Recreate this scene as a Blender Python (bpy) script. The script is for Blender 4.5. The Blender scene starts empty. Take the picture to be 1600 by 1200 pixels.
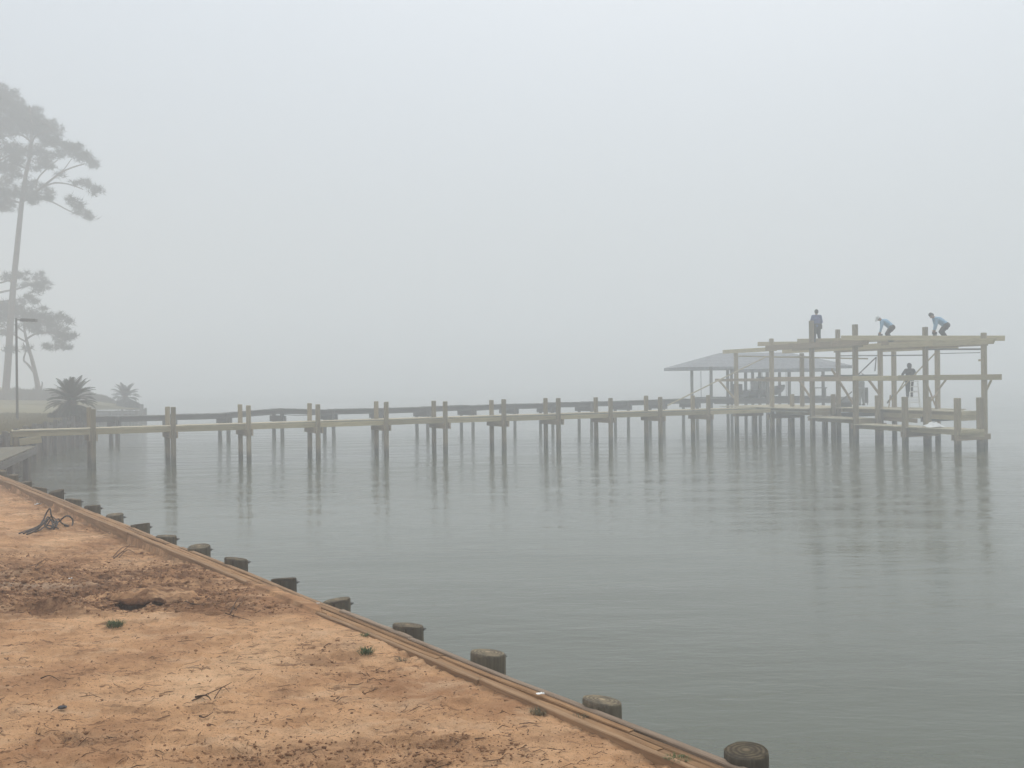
import bpy, bmesh, math, random
import numpy as np
from mathutils import Vector, Matrix, Quaternion

random.seed(7)
rng = np.random.default_rng(11)
S = bpy.context.scene
COL = S.collection
R = math.radians

# ------------------------------------------------------------------ camera
F, HZ, ROLL, CAMZ = 1500.0, 593.0, 0.0113, 3.25     # focal length and horizon of the 1600 px photograph, its roll, eye height above the water
cam_d = bpy.data.cameras.new('camera'); cam = bpy.data.objects.new('camera', cam_d); COL.objects.link(cam)
cam_d.sensor_width = 36.0; cam_d.lens = F / 1600 * 36
cam_d.shift_y = -(600 - HZ) / 1600
cam_d.clip_start = 0.05; cam_d.clip_end = 5000
cam.matrix_world = Matrix.Translation((0, 0, CAMZ)) @ Matrix.Rotation(R(90), 4, 'X') @ Matrix.Rotation(-ROLL, 4, 'Z')
S.camera = cam

# ------------------------------------------------------------------ sky, sun, exposure
SUN_EL, SUN_AZ = R(60), R(18)
w = bpy.data.worlds.new('World'); S.world = w; w.use_nodes = True
nt = w.node_tree; nt.nodes.clear()
sky = nt.nodes.new('ShaderNodeTexSky'); sky.sky_type = 'NISHITA'; sky.sun_disc = False
sky.sun_elevation = SUN_EL; sky.sun_rotation = SUN_AZ; sky.dust_density = 6.0; sky.air_density = 1.0
bg1 = nt.nodes.new('ShaderNodeBackground'); bg1.inputs[1].default_value = 0.05
nt.links.new(sky.outputs[0], bg1.inputs[0])
# overcast deck of cloud: the standard overcast sky, three times as bright overhead as at the horizon
tc = nt.nodes.new('ShaderNodeTexCoord'); sep = nt.nodes.new('ShaderNodeSeparateXYZ')
nt.links.new(tc.outputs['Generated'], sep.inputs[0])
mx = nt.nodes.new('ShaderNodeMath'); mx.operation = 'MAXIMUM'; mx.inputs[1].default_value = 0.0
nt.links.new(sep.outputs[2], mx.inputs[0])
ma = nt.nodes.new('ShaderNodeMath'); ma.operation = 'MULTIPLY_ADD'; ma.inputs[1].default_value = 2 / 3; ma.inputs[2].default_value = 1 / 3
nt.links.new(mx.outputs[0], ma.inputs[0])
OVERCAST = 1.07
st = nt.nodes.new('ShaderNodeMath'); st.operation = 'MULTIPLY'; st.inputs[1].default_value = OVERCAST
nt.links.new(ma.outputs[0], st.inputs[0])
bg2 = nt.nodes.new('ShaderNodeBackground'); bg2.inputs[0].default_value = (0.865, 0.95, 1.0, 1)
nt.links.new(st.outputs[0], bg2.inputs[1])
ad = nt.nodes.new('ShaderNodeAddShader'); nt.links.new(bg1.outputs[0], ad.inputs[0]); nt.links.new(bg2.outputs[0], ad.inputs[1])
out = nt.nodes.new('ShaderNodeOutputWorld'); nt.links.new(ad.outputs[0], out.inputs[0])
sun_d = bpy.data.lights.new('sun', 'SUN'); sun_d.energy = 1.25; sun_d.angle = R(25); sun_d.color = (1, .97, .92)
sun = bpy.data.objects.new('sun', sun_d); COL.objects.link(sun)
sdir = Vector((math.sin(SUN_AZ) * math.cos(SUN_EL), math.cos(SUN_AZ) * math.cos(SUN_EL), math.sin(SUN_EL)))
sun.rotation_euler = sdir.to_track_quat('Z', 'Y').to_euler(); sun.location = (0, 0, 60)
vs = S.view_settings; vs.view_transform = 'Standard'; vs.look = 'None'; vs.exposure = 0.0; vs.gamma = 1.0; vs.use_curve_mapping = False
S.cycles.volume_bounces = 3
S.cycles.max_bounces = 4; S.cycles.diffuse_bounces = 2; S.cycles.glossy_bounces = 2; S.cycles.transmission_bounces = 1; S.cycles.transparent_max_bounces = 4
S.cycles.use_denoising = True
S.cycles.caustics_reflective = False; S.cycles.caustics_refractive = False
HAZE_DENSITY = 0.0097

# ------------------------------------------------------------------ photo measures -> places
def drl(px, py): return px - ROLL * (py - 600), py + ROLL * (px - 800)
def P(px, py, Y):
    x, y = drl(px, py); return Vector(((x - 800) / F * Y, Y, CAMZ - (y - HZ) / F * Y))
def G(px, py, z):
    x, y = drl(px, py); Y = (CAMZ - z) * F / (y - HZ); return Vector(((x - 800) / F * Y, Y, z))
def on_line(px, py, A, d):
    x, _ = drl(px, py); k = (x - 800) / F
    return (k * A[1] - A[0]) / (d[0] - k * d[1])
def zat(px, py, Y): return P(px, py, Y).z
WU = Vector((-.606, .795, 0)); WR = Vector((.795, .606, 0))      # along and across our bulkhead
def W(t, d, z): v = WU * t + WR * d; return Vector((v.x, v.y, z))

# ------------------------------------------------------------------ noise
_tab = np.random.default_rng(3).random((257, 257)); _tab[256] = _tab[0]; _tab[:, 256] = _tab[:, 0]
def vnoise(x, y):
    xi = np.floor(x).astype(int); yi = np.floor(y).astype(int); fx = x - xi; fy = y - yi
    fx = fx * fx * fx * (fx * (fx * 6 - 15) + 10); fy = fy * fy * fy * (fy * (fy * 6 - 15) + 10); xi &= 255; yi &= 255
    a = _tab[xi, yi]; b = _tab[xi + 1, yi]; c = _tab[xi, yi + 1]; d = _tab[xi + 1, yi + 1]
    return (a * (1 - fx) + b * fx) * (1 - fy) + (c * (1 - fx) + d * fx) * fy
def fbm(x, y, o=4, g=.5):
    s = 0; a = 1; n = 0
    for i in range(o):
        s = s + a * (vnoise(x * 2 ** i + 17.3 * i, y * 2 ** i + 5.1 * i) - .5); n += a; a *= g
    return s / n * 2
def sstep(a, b, x): t = np.clip((x - a) / (b - a), 0, 1); return t * t * (3 - 2 * t)

# ------------------------------------------------------------------ materials
class NT:
    def __init__(s, name):
        s.m = bpy.data.materials.new(name); s.m.use_nodes = True; s.t = s.m.node_tree; s.t.nodes.clear()
        s.o = s.n('OutputMaterial'); s.b = s.n('BsdfPrincipled'); s.l(s.b.outputs[0], s.o.inputs[0])
    def n(s, k): return s.t.nodes.new('ShaderNode' + k)
    def l(s, a, b): s.t.links.new(a, b)
    def coord(s, kind='Object', scale=(1, 1, 1)):
        c = s.n('TexCoord'); m = s.n('Mapping'); m.inputs['Scale'].default_value = scale; s.l(c.outputs[kind], m.inputs[0]); return m.outputs[0]
    def noise(s, vec, scale, detail=4, rough=.55, dist=0):
        n = s.n('TexNoise'); n.inputs['Scale'].default_value = scale; n.inputs['Detail'].default_value = detail
        n.inputs['Roughness'].default_value = rough; n.inputs['Distortion'].default_value = dist; s.l(vec, n.inputs['Vector']); return n.outputs['Fac']
    def ramp(s, fac, *st):
        r = s.n('ValToRGB'); e = r.color_ramp.elements
        while len(e) < len(st): e.new(.5)
        for q, (p, c) in zip(e, st): q.position = p; q.color = (*c, 1) if len(c) == 3 else c
        s.l(fac, r.inputs[0]); return r.outputs[0]
    def mix(s, fac, a, b, mode='MIX'):
        m = s.n('Mix'); m.data_type = 'RGBA'; m.blend_type = mode
        for k, v in ((0, fac), (6, a), (7, b)):
            if hasattr(v, 'is_linked') or hasattr(v, 'links'): s.l(v, m.inputs[k])
            else: m.inputs[k].default_value = v if k == 0 else (*v, 1)
        return m.outputs[2]
    def math(s, op, a, b=0.0, c=None):
        m = s.n('Math'); m.operation = op
        for k, v in ((0, a), (1, b), (2, c)):
            if v is None: continue
            if hasattr(v, 'links'): s.l(v, m.inputs[k])
            else: m.inputs[k].default_value = v
        return m.outputs[0]
    def bump(s, h, strength=.4, dist=.02):
        b = s.n('Bump'); b.inputs['Strength'].default_value = strength; b.inputs['Distance'].default_value = dist
        s.l(h, b.inputs['Height']); s.l(b.outputs[0], s.b.inputs['Normal'])
    def rand(s): return s.n('ObjectInfo').outputs['Random']
    def col(s, c):
        if hasattr(c, 'links'): s.l(c, s.b.inputs['Base Color'])
        else: s.b.inputs['Base Color'].default_value = (*c, 1)
    def set(s, rough=.8, spec=.3):
        s.b.inputs['Roughness'].default_value = rough; s.b.inputs['Specular IOR Level'].default_value = spec; return s.m

def wood(name, dark, light, axis='X', grain=18, rough=.85, vary=.3, wet=None):
    t = NT(name); sc = {'X': (.7, 9, 9), 'Z': (9, 9, .7)}[axis]
    v = t.coord('Object', sc); r = t.rand()
    off = t.n('VectorMath'); off.operation = 'ADD'; cb = t.n('CombineXYZ')
    k = t.math('MULTIPLY', r, 40.0)
    for i in range(3): t.l(k, cb.inputs[i])
    t.l(v, off.inputs[0]); t.l(cb.outputs[0], off.inputs[1]); v = off.outputs[0]
    g = t.noise(v, grain / 6, 6, .65, .6)
    c = t.ramp(g, (.3, dark), (.7, light))
    blot = t.noise(t.coord('Object', (1, 1, 1)), 2.3, 3)
    c = t.mix(t.math('MULTIPLY', blot, .5), c, tuple(.75 * x for x in dark))
    crk = t.noise(t.coord('Object', (.5, 22, 22) if axis == 'X' else (22, 22, .5)), 1.3, 4, .6, .4)
    c = t.mix(t.ramp(crk, (.62, (0, 0, 0)), (.68, (.75,) * 3)), c, tuple(.28 * x for x in dark))
    bright = t.math('MULTIPLY_ADD', r, vary, 1 - vary / 2)
    hb = t.n('HueSaturation'); t.l(bright, hb.inputs['Value']); t.l(c, hb.inputs['Color']); c = hb.outputs[0]
    if wet is not None:      # tide-stained foot of a post: local z below `wet`
        sp = t.n('SeparateXYZ'); t.l(t.coord('Object'), sp.inputs[0])
        zz = t.math('ADD', sp.outputs[2], t.math('MULTIPLY', t.noise(t.coord('Object', (4, 4, 4)), 2.0, 3), .25))
        f = t.n('MapRange'); f.inputs[1].default_value = wet - .02; f.inputs[2].default_value = wet + .34; f.inputs[3].default_value = 1; f.inputs[4].default_value = 0
        t.l(zz, f.inputs[0]); c = t.mix(f.outputs[0], c, (.10, .088, .062))
    t.col(c); t.bump(g, .5, .006)
    return t.set(rough, .25)

def flat(name, c, rough=.7, spec=.3, vary=.25, scale=6):
    t = NT(name); n = t.noise(t.coord('Object'), scale, 4)
    t.col(t.ramp(n, (.3, tuple(x * (1 - vary) for x in c)), (.7, tuple(min(1, x * (1 + vary)) for x in c)))); t.bump(n, .2, .01)
    return t.set(rough, spec)

M = {}
M['newwood'] = wood('new_pine', (.40, .33, .185), (.62, .53, .325), 'X', vary=.5)
M['paledeck'] = wood('pale_decking', (.40, .35, .24), (.62, .55, .39), 'X')
M['tanwood'] = wood('tan_beam', (.28, .205, .125), (.47, .365, .23), 'X')
M['post'] = wood('treated_post', (.25, .20, .12), (.43, .355, .23), 'Z', wet=.30, vary=.5)
M['post2'] = wood('grey_plank', (.12, .11, .08), (.20, .185, .14), 'X')
M['oldwood'] = wood('weathered_wood', (.10, .096, .088), (.20, .193, .18), 'X')
M['oldpost'] = wood('weathered_post', (.11, .102, .088), (.20, .186, .165), 'Z', wet=.3)
M['capwood'] = wood('cap_board_brown', (.19, .10, .045), (.42, .25, .125), 'X', grain=30, vary=.6)
M['capgrey'] = wood('cap_board_grey', (.22, .155, .105), (.37, .28, .205), 'X', grain=26, vary=.25)
M['capside'] = wood('cap_board_inner', (.22, .13, .068), (.42, .265, .15), 'X', grain=26, vary=.3)
M['sheet'] = wood('sheet_piling', (.045, .04, .032), (.10, .09, .07), 'Z', vary=.5)
M['metal'] = flat('galvanised', (.12, .12, .115), .55, .5)
M['lampmetal'] = flat('bronze_metal', (.035, .034, .033), .5, .5)
M['roof'] = flat('shingle_roof', (.25, .258, .27), .9, .2)
M['white'] = flat('white_plastic', (.78, .78, .76), .5, .4, .06)
M['alu'] = flat('aluminium', (.62, .63, .63), .4, .5, .08)
M['bark'] = flat('pine_bark', (.11, .075, .055), .95, .1, .4, 4)
M['cable'] = flat('grey_cable', (.055, .05, .048), .7, .3)
M['stone'] = flat('dark_stone', (.06, .06, .065), .8, .3, .3, 30)
M['hull'] = flat('boat_hull', (.10, .11, .12), .4, .5)

def leafmat(name, a, b):
    t = NT(name); n = t.noise(t.coord('Object'), 1.4, 3); t.col(t.ramp(n, (.3, a), (.7, b)))
    return t.set(.75, .2)
M['needle'] = leafmat('pine_needles', (.018, .026, .013), (.042, .052, .028))
M['frond'] = leafmat('sago_frond', (.016, .024, .015), (.042, .054, .033))
M['grass'] = leafmat('grass_blade', (.05, .085, .03), (.11, .15, .06))
M['drygrass'] = leafmat('dry_brush', (.08, .075, .05), (.14, .125, .085))

# sand: colour comes from a vertex attribute mask of damp dug soil ('dug'), the rest from noise
t = NT('sand'); v = t.coord('Object')
big = t.noise(v, .9, 5, .6); mid = t.noise(v, 5, 5, .65); fine = t.noise(v, 90, 4, .7); vf = t.noise(v, 330, 2, .6)
c = t.ramp(big, (.34, (.42, .215, .105)), (.50, (.66, .375, .195)), (.70, (.80, .50, .285)))
c = t.mix(t.ramp(mid, (.45, (0, 0, 0)), (.66, (.5, .5, .5))), c, (.36, .20, .105))
stk = t.noise(t.coord('Object', (5, 14, 8)), 1.0, 7, .72, 1.2)
c = t.mix(t.ramp(stk, (.555, (0, 0, 0)), (.62, (.85,) * 3)), c, (.19, .095, .046))
stl = t.noise(t.coord('Object', (2.2, 4, 3)), 1.0, 6, .65, .6)
c = t.mix(t.ramp(stl, (.5, (0, 0, 0)), (.72, (.55,) * 3)), c, (.82, .565, .36))
at = t.n('Attribute'); at.attribute_name = 'dug'
sp = t.n('SeparateColor'); t.l(at.outputs['Color'], sp.inputs[0])
dn = t.math('MULTIPLY', sp.outputs[0], t.ramp(t.noise(t.coord('Object', (1.6, 6.5, 4)), 1.0, 7, .7, .8), (.40, (.12,) * 3), (.58, (1,) * 3)))
c = t.mix(dn, c, t.ramp(t.noise(v, 22, 4), (.3, (.10, .043, .02)), (.7, (.25, .118, .056))))
c = t.mix(sp.outputs[1], c, (.62, .50, .38))
c = t.mix(t.ramp(fine, (.585, (0, 0, 0)), (.66, (.8,) * 3)), c, (.19, .10, .05))
c = t.mix(t.ramp(vf, (.55, (0, 0, 0)), (.75, (.3,) * 3)), c, (.70, .52, .36))
t.col(c)
hh = t.math('ADD', t.math('MULTIPLY', fine, .7), t.math('MULTIPLY', vf, .3)); t.bump(hh, 1.0, .02)
M['sand'] = t.set(.95, .12)
M['clod'] = flat('soil_clod', (.25, .135, .07), .95, .1, .35, 25)
M['twig'] = flat('twig', (.09, .055, .035), .9, .1, .4, 20)
t = NT('lawn'); v = t.coord('Object'); n = t.noise(v, .35, 6, .65); n2 = t.noise(v, 9, 4)
c = t.ramp(n, (.3, (.15, .135, .065)), (.7, (.235, .205, .11))); c = t.mix(t.math('MULTIPLY', n2, .5), c, (.11, .105, .045)); t.col(c); t.bump(n2, .6, .05)
M['lawn'] = t.set(.95, .1)

# water: murky body, rippled surface
t = NT('water')
v = t.coord('Object')
m1 = t.n('Mapping'); m1.inputs['Rotation'].default_value = (0, 0, R(24)); m1.inputs['Scale'].default_value = (1.0, 2.6, 1); t.l(v, m1.inputs[0])
m2 = t.n('Mapping'); m2.inputs['Rotation'].default_value = (0, 0, R(-14)); m2.inputs['Scale'].default_value = (.8, 2.2, 1); t.l(v, m2.inputs[0])
a1 = t.noise(m1.outputs[0], 5.2, 3, .5, .3); a2 = t.noise(m2.outputs[0], 2.1, 3, .5, .4); a3 = t.noise(m2.outputs[0], .30, 2, .45)
patch = t.ramp(t.noise(t.coord('Object', (.05, .13, 1)), 1.0, 3, .6), (.35, (.25,) * 3), (.65, (1,) * 3))
h = t.math('ADD', t.math('MULTIPLY', a1, .0042), t.math('ADD', t.math('MULTIPLY', a2, .013), t.math('MULTIPLY', a3, .06)))
ds = t.n('VectorMath'); ds.operation = 'DISTANCE'; ds.inputs[1].default_value = (-21, 47, 0); t.l(v, ds.inputs[0])      # breeze-ruffled water in the lee corner of the shore
ruf = t.n('MapRange'); ruf.inputs[1].default_value = 9; ruf.inputs[2].default_value = 27; ruf.inputs[3].default_value = 3.2; ruf.inputs[4].default_value = 0; t.l(ds.outputs['Value'], ruf.inputs[0])
ds2 = t.n('VectorMath'); ds2.operation = 'DISTANCE'; ds2.inputs[1].default_value = (13, 31, 0); t.l(v, ds2.inputs[0])
ruf2 = t.n('MapRange'); ruf2.inputs[1].default_value = 3; ruf2.inputs[2].default_value = 16; ruf2.inputs[3].default_value = 1.5; ruf2.inputs[4].default_value = 0; t.l(ds2.outputs['Value'], ruf2.inputs[0])
h = t.math('MULTIPLY', h, t.math('ADD', patch, t.math('ADD', ruf.outputs[0], ruf2.outputs[0])))
b = t.n('Bump'); b.inputs['Strength'].default_value = 1.0; b.inputs['Distance'].default_value = 1.0; t.l(h, b.inputs['Height']); t.l(b.outputs[0], t.b.inputs['Normal'])
t.col((.062, .071, .043)); t.b.inputs['IOR'].default_value = 1.5
M['water'] = t.set(.095, .5)

# ------------------------------------------------------------------ object helpers
WM = {}
def link(o, parent=None, mat=None):
    COL.objects.link(o); mat = mat or Matrix()
    WM[o.name] = mat
    if parent is not None:
        o.parent = parent; o.matrix_parent_inverse = WM[parent.name].inverted()
    o.matrix_basis = mat
    return o
def tag(o, label=None, cat=None, group=None, kind=None):
    if label: o['label'] = label
    if cat: o['category'] = cat
    if group: o['group'] = group
    if kind: o['kind'] = kind
    return o
def thing(name, loc, label, cat, group=None):
    o = bpy.data.objects.new(name, None); o.empty_display_size = .2
    return tag(link(o, None, Matrix.Translation(loc)), label, cat, group)
def mesh(name, verts, faces, mat, parent=None, M4=None, smooth=False):
    me = bpy.data.meshes.new(name)
    me.from_pydata([tuple(v) for v in verts], [], [tuple(f) for f in faces]); me.materials.append(mat)
    if smooth: me.shade_smooth()
    me.update()
    return link(bpy.data.objects.new(name, me), parent, M4)
def fastmesh(name, V, Fc, mat, parent=None, M4=None, smooth=False, n=3):
    V = np.asarray(V, np.float32); Fc = np.asarray(Fc, np.int32)
    me = bpy.data.meshes.new(name); me.vertices.add(len(V)); me.vertices.foreach_set('co', V.ravel())
    me.loops.add(Fc.size); me.loops.foreach_set('vertex_index', Fc.ravel())
    me.polygons.add(len(Fc)); me.polygons.foreach_set('loop_start', np.arange(0, Fc.size, n, dtype=np.int32))
    try: me.polygons.foreach_set('loop_total', np.full(len(Fc), n, np.int32))
    except Exception: pass
    me.materials.append(mat); me.update(calc_edges=True); me.validate()
    if smooth: me.shade_smooth()
    return link(bpy.data.objects.new(name, me), parent, M4)

BOXF = [(0, 1, 3, 2), (4, 6, 7, 5), (0, 4, 5, 1), (2, 3, 7, 6), (0, 2, 6, 4), (1, 5, 7, 3)]
def boxv(x0, x1, y0, y1, z0, z1):
    return [(x, y, z) for x in (x0, x1) for y in (y0, y1) for z in (z0, z1)]
def frame(p0, p1, up=Vector((0, 0, 1))):
    x = (p1 - p0).normalized()
    if abs(x.dot(up)) > .999: up = Vector((0, 1, 0))
    y = up.cross(x).normalized(); z = x.cross(y)
    m = Matrix((x, y, z)).transposed().to_4x4(); m.translation = p0; return m
def board(name, p0, p1, wdt, hgt, mat, parent=None, up=Vector((0, 0, 1)), chamfer=False, twist=0):
    """a sawn board from p0 to p1 (centre line), wdt across, hgt along `up`; edges eased"""
    L = (p1 - p0).length; m = frame(p0, p1, up)
    if twist: m = m @ Matrix.Rotation(twist, 4, 'X')
    e = min(wdt, hgt) * .12; a, b = wdt / 2, hgt / 2
    ring = [(-a + e, -b), (a - e, -b), (a, -b + e), (a, b - e), (a - e, b), (-a + e, b), (-a, b - e), (-a, -b + e)]
    V = [(0, y, z) for y, z in ring] + [(L - (hgt * .6 * (b - z) / hgt if chamfer else 0), y, z) for y, z in ring]
    Fc = [tuple(range(8))[::-1], tuple(range(8, 16))] + [(i, (i + 1) % 8, 8 + (i + 1) % 8, 8 + i) for i in range(8)]
    return mesh(name, V, [f[::-1] for f in Fc], mat, parent, m)
def post(name, x, y, z0, z1, s, mat, parent=None, rot=0.0, lean=(0, 0), bevel=.12):
    """squared timber pile; its origin sits at the water line so that its wet foot is its own"""
    e = s * bevel; a = s / 2
    ring = [(-a + e, -a), (a - e, -a), (a, -a + e), (a, a - e), (a - e, a), (-a + e, a), (-a, a - e), (-a, -a + e)]
    V = [(px, py, z0) for px, py in ring] + [(px + lean[0], py + lean[1], z1 - .012) for px, py in ring] + \
        [(px * .93 + lean[0], py * .93 + lean[1], z1 + random.uniform(-.006, .006)) for px, py in ring]
    Fc = [(i, (i + 1) % 8, 8 + (i + 1) % 8, 8 + i) for i in range(8)] + [(8 + i, 8 + (i + 1) % 8, 16 + (i + 1) % 8, 16 + i) for i in range(8)] + [tuple(range(16, 24)), tuple(range(8))[::-1]]
    return mesh(name, V, Fc, mat, parent, Matrix.Translation((x, y, 0)) @ Matrix.Rotation(rot, 4, 'Z'))
def tube(pts, rads, n=6, cap=True):
    """verts and triangles/quads of a tapering tube through pts"""
    V = []; Fc = []; pts = [Vector(p) for p in pts]; ref = None
    for i, p in enumerate(pts):
        d = (pts[min(i + 1, len(pts) - 1)] - pts[max(i - 1, 0)]).normalized()
        if ref is None: ref = d.orthogonal().normalized()
        ref = (ref - d * ref.dot(d)).normalized(); q = d.cross(ref)
        for k in range(n):
            a = 2 * math.pi * k / n; V.append(p + (ref * math.cos(a) + q * math.sin(a)) * rads[i])
    for i in range(len(pts) - 1):
        for k in range(n): Fc.append((i * n + k, i * n + (k + 1) % n, (i + 1) * n + (k + 1) % n, (i + 1) * n + k))
    if cap: Fc.append(tuple(range(n))[::-1]); Fc.append(tuple(range((len(pts) - 1) * n, len(pts) * n)))
    return V, Fc
class MB:
    def __init__(s): s.V = []; s.F = []
    def add(s, V, Fc):
        k = len(s.V); s.V += [tuple(v) for v in V]; s.F += [tuple(i + k for i in f) for f in Fc]; return s
    def tube(s, pts, rads, n=6): return s.add(*tube(pts, rads if hasattr(rads, '__len__') else [rads] * len(pts), n))
    def box(s, *a, m=None):
        V = [Vector(v) for v in boxv(*a)]
        return s.add([m @ v for v in V] if m else V, BOXF)
    def build(s, name, mat, parent=None, M4=None, smooth=False): return mesh(name, s.V, s.F, mat, parent, M4, smooth)
def smoothpath(pts, k=5):
    pts = [Vector(p) for p in pts]; o = []
    for i in range(len(pts) - 1):
        p0 = pts[max(i - 1, 0)]; p1 = pts[i]; p2 = pts[i + 1]; p3 = pts[min(i + 2, len(pts) - 1)]
        for j in range(k):
            u = j / k
            o.append(.5 * ((2 * p1) + (p2 - p0) * u + (2 * p0 - 5 * p1 + 4 * p2 - p3) * u * u + (3 * p1 - p0 - 3 * p2 + p3) * u ** 3))
    return o + [pts[-1]]

# ================================================================== SETTING
# water sheet
o = mesh('water', boxv(-400, 400, -60, 500, -.6, 0), BOXF, M['water']); tag(o, 'still grey water of the bay with fine ripples', 'water', kind='structure')

# ---- our bank of sand
CAPZ, CAPIN, CAPOUT = 1.35, 3.52, 3.70
def hole_xy(): return G(228, 940, 1.33)
HOLE = hole_xy()
_sp = G(425, 925, 1.35)
def sand_z(X, Y, hole=True):
    t = WU.x * X + WU.y * Y; d = WR.x * X + WR.y * Y
    z = CAPZ - .036 - .10 * sstep(8.5, 13, t) * sstep(.8, 3.0, d)
    z = z + .035 * fbm(X * .5 + 3, Y * .5, 4) + .020 * fbm(X * 2.3, Y * 3.1 + 9, 5, .6)
    r1 = fbm(X * 5.5 + 2, Y * 8.0, 4, .55); r2 = fbm(X * 17 + 8, Y * 24, 3, .6)
    z = z + .012 * (1 - 2 * np.abs(r1)) + .007 * (1 - 2.2 * np.abs(r2)) + .0045 * fbm(X * 46 + 3, Y * 52, 2)
    # scuffs: shallow dents with a raised lip
    q = fbm(X * 3.3 + 71, Y * 3.9 + 12, 2); z = z - .022 * sstep(.38, .62, q) + .012 * sstep(.25, .38, q) * (1 - sstep(.38, .5, q))
    dug = dug_mask(X, Y)
    z = z + dug * (.070 * fbm(X * 2.6 + 40, Y * 5.5, 5, .65) + .035 * np.abs(fbm(X * 9, Y * 14, 4, .65)) - .01)
    # spoil ridges thrown up by digging, their steep sides toward the camera
    for (ya, sl, amp, x0, x1, wd) in ((8.15, -.03, .13, -9, -3.2, .28), (9.75, -.02, .07, -9, -3.9, .22), (9.3, .10, .06, -3.8, -2.0, .3)):
        yy = Y - (ya + sl * (X + 4)) + .10 * fbm(X * 1.7, Y * .3 + ya, 3)
        prof = np.where(yy < 0, np.exp(-(yy / (wd * .28)) ** 2), np.exp(-(yy / wd) ** 2))
        z = z + amp * prof * sstep(x0 - .5, x0 + .5, X) * (1 - sstep(x1 - .7, x1, X)) * (.75 + .5 * fbm(X * 2.2, Y * 2, 3))
    rx = (X - HOLE.x) / .29 + .25 * fbm(X * 6, Y * 6, 3); ry = (Y - HOLE.y - .13) / .25 + .3 * fbm(X * 7 + 5, Y * 7, 3)
    z = z - (.34 / (1 + (rx * rx + ry * ry) ** 6) if hole else 0) + .05 * np.exp(-(rx * rx + ((Y - HOLE.y - .22) / .14) ** 2))
    near = sstep(3.1, 3.5, d); z = z * (1 - near) + near * np.minimum(z, CAPZ - .022 + .012 * fbm(t * 1.3, d * 2, 3))
    spill = (np.exp(-((t - SPILL) / .9) ** 2) * 1.25 + .75 * fbm(t * .9 + 4, d * 1.5 + 20, 3)) + .35 * fbm(t * 7, d * 16, 3) - .55 - 2.2 * np.clip(d - 3.56, 0, 1) / .1 * .35
    over = np.where(spill > 0, CAPZ + .001 + .012 * np.clip(spill, 0, 1) + .003 * r2, CAPZ - .034)
    z = np.where(d > 3.517, over, z)
    return z
SPILL = WU.x * _sp.x + WU.y * _sp.y
def dug_mask(X, Y):
    n = .5 * fbm(X * 1.4 + 7, Y * 1.4, 4)
    a = sstep(7.85, 8.15, Y + .35 * n) * (1 - .45 * sstep(10.0, 10.8, Y + n)) * (1 - sstep(11.4, 12.6, Y + n)) * (1 - sstep(-2.6, -1.3, X + n * 1.2 + .45 * (Y - 8.5)))
    b = .8 * np.exp(-(((X - G(370, 960, 1.33).x) / .35) ** 2 + ((Y - G(370, 960, 1.33).y) / .16) ** 2))
    c = .55 * sstep(.10, .5, fbm(X * .9 + 31, Y * 1.8 + 3, 4))
    t = WU.x * X + WU.y * Y; d = WR.x * X + WR.y * Y
    e = .6 * sstep(2.6, 3.4, d + .5 * n) * sstep(9, 13, t)
    return np.clip(np.maximum(np.maximum(a, b), np.maximum(c, e)), 0, 1)
tt = np.unique(np.concatenate([np.linspace(-14, 2.2, 30), np.arange(2.2, 8, .012), np.arange(8, 13, .018), np.arange(13, 20, .035), np.linspace(20, 32, 40)]))
dd = np.unique(np.concatenate([np.linspace(-40, -2, 40), np.linspace(-2, .6, 40), np.arange(.6, 3.665, .0115), [3.668]]))
T, D = np.meshgrid(tt, dd, indexing='ij')
X = WU.x * T + WR.x * D; Y = WU.y * T + WR.y * D
Z = sand_z(X, Y)
nt_, nd_ = T.shape; idx = np.arange(nt_ * nd_).reshape(nt_, nd_)
Fq = np.stack([idx[:-1, :-1], idx[:-1, 1:], idx[1:, 1:], idx[1:, :-1]], -1).reshape(-1, 4)
o = fastmesh('sand_bank', np.stack([X, Y, Z], -1).reshape(-1, 3), Fq, M['sand'], n=4, smooth=True)
at = o.data.color_attributes.new('dug', 'FLOAT_COLOR', 'POINT')
dug = dug_mask(X, Y).ravel(); pale = (.55 * np.exp(-(((X - G(40, 912, 1.33).x) / .55) ** 2 + ((Y - G(40, 912, 1.33).y) / .11) ** 2))).ravel()
pale = pale * (0.6 + .8 * np.clip(fbm(X.ravel() * 4, Y.ravel() * 4, 4) + .4, 0, 1)); pale = np.clip(pale, 0, 1)
at.data.foreach_set('color', np.stack([dug * (1 - pale), pale, 0 * dug, 1 + 0 * dug], -1).astype(np.float32).ravel())
tag(o, 'bare orange sand bank behind the timber bulkhead', 'sand', kind='structure')
gx = np.linspace(-.46, .46, 60); gy = np.linspace(0, 1, 34); GX, GV = np.meshgrid(HOLE.x + gx, gy, indexing='ij')      # overhanging lip of crust above the hole
y0 = HOLE.y - .03 + .07 * fbm(GX * 5 + 3, GX * 0 + 2.5, 4) + .5 * (np.abs(GX - HOLE.x) / .46) ** 3 * .2; GY = y0 + GV * (HOLE.y + .56 - y0)
LZ = sand_z(GX, GY, False) + .006 + .022 * np.abs(fbm(GX * 12, GY * 14, 3)) * (1 - GV) - .03 * np.clip((np.abs(GX - HOLE.x) - .34) / .12, 0, 1) - .03 * sstep(.8, 1, GV)
th = .02 + .03 * np.abs(fbm(GX * 9 + 8, GY * 9, 3)); n1, n2 = GX.shape; top = np.stack([GX, GY, LZ], -1).reshape(-1, 3); bot = np.stack([GX, GY, LZ - th], -1).reshape(-1, 3); q = np.arange(n1 * n2).reshape(n1, n2); N_ = n1 * n2
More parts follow.
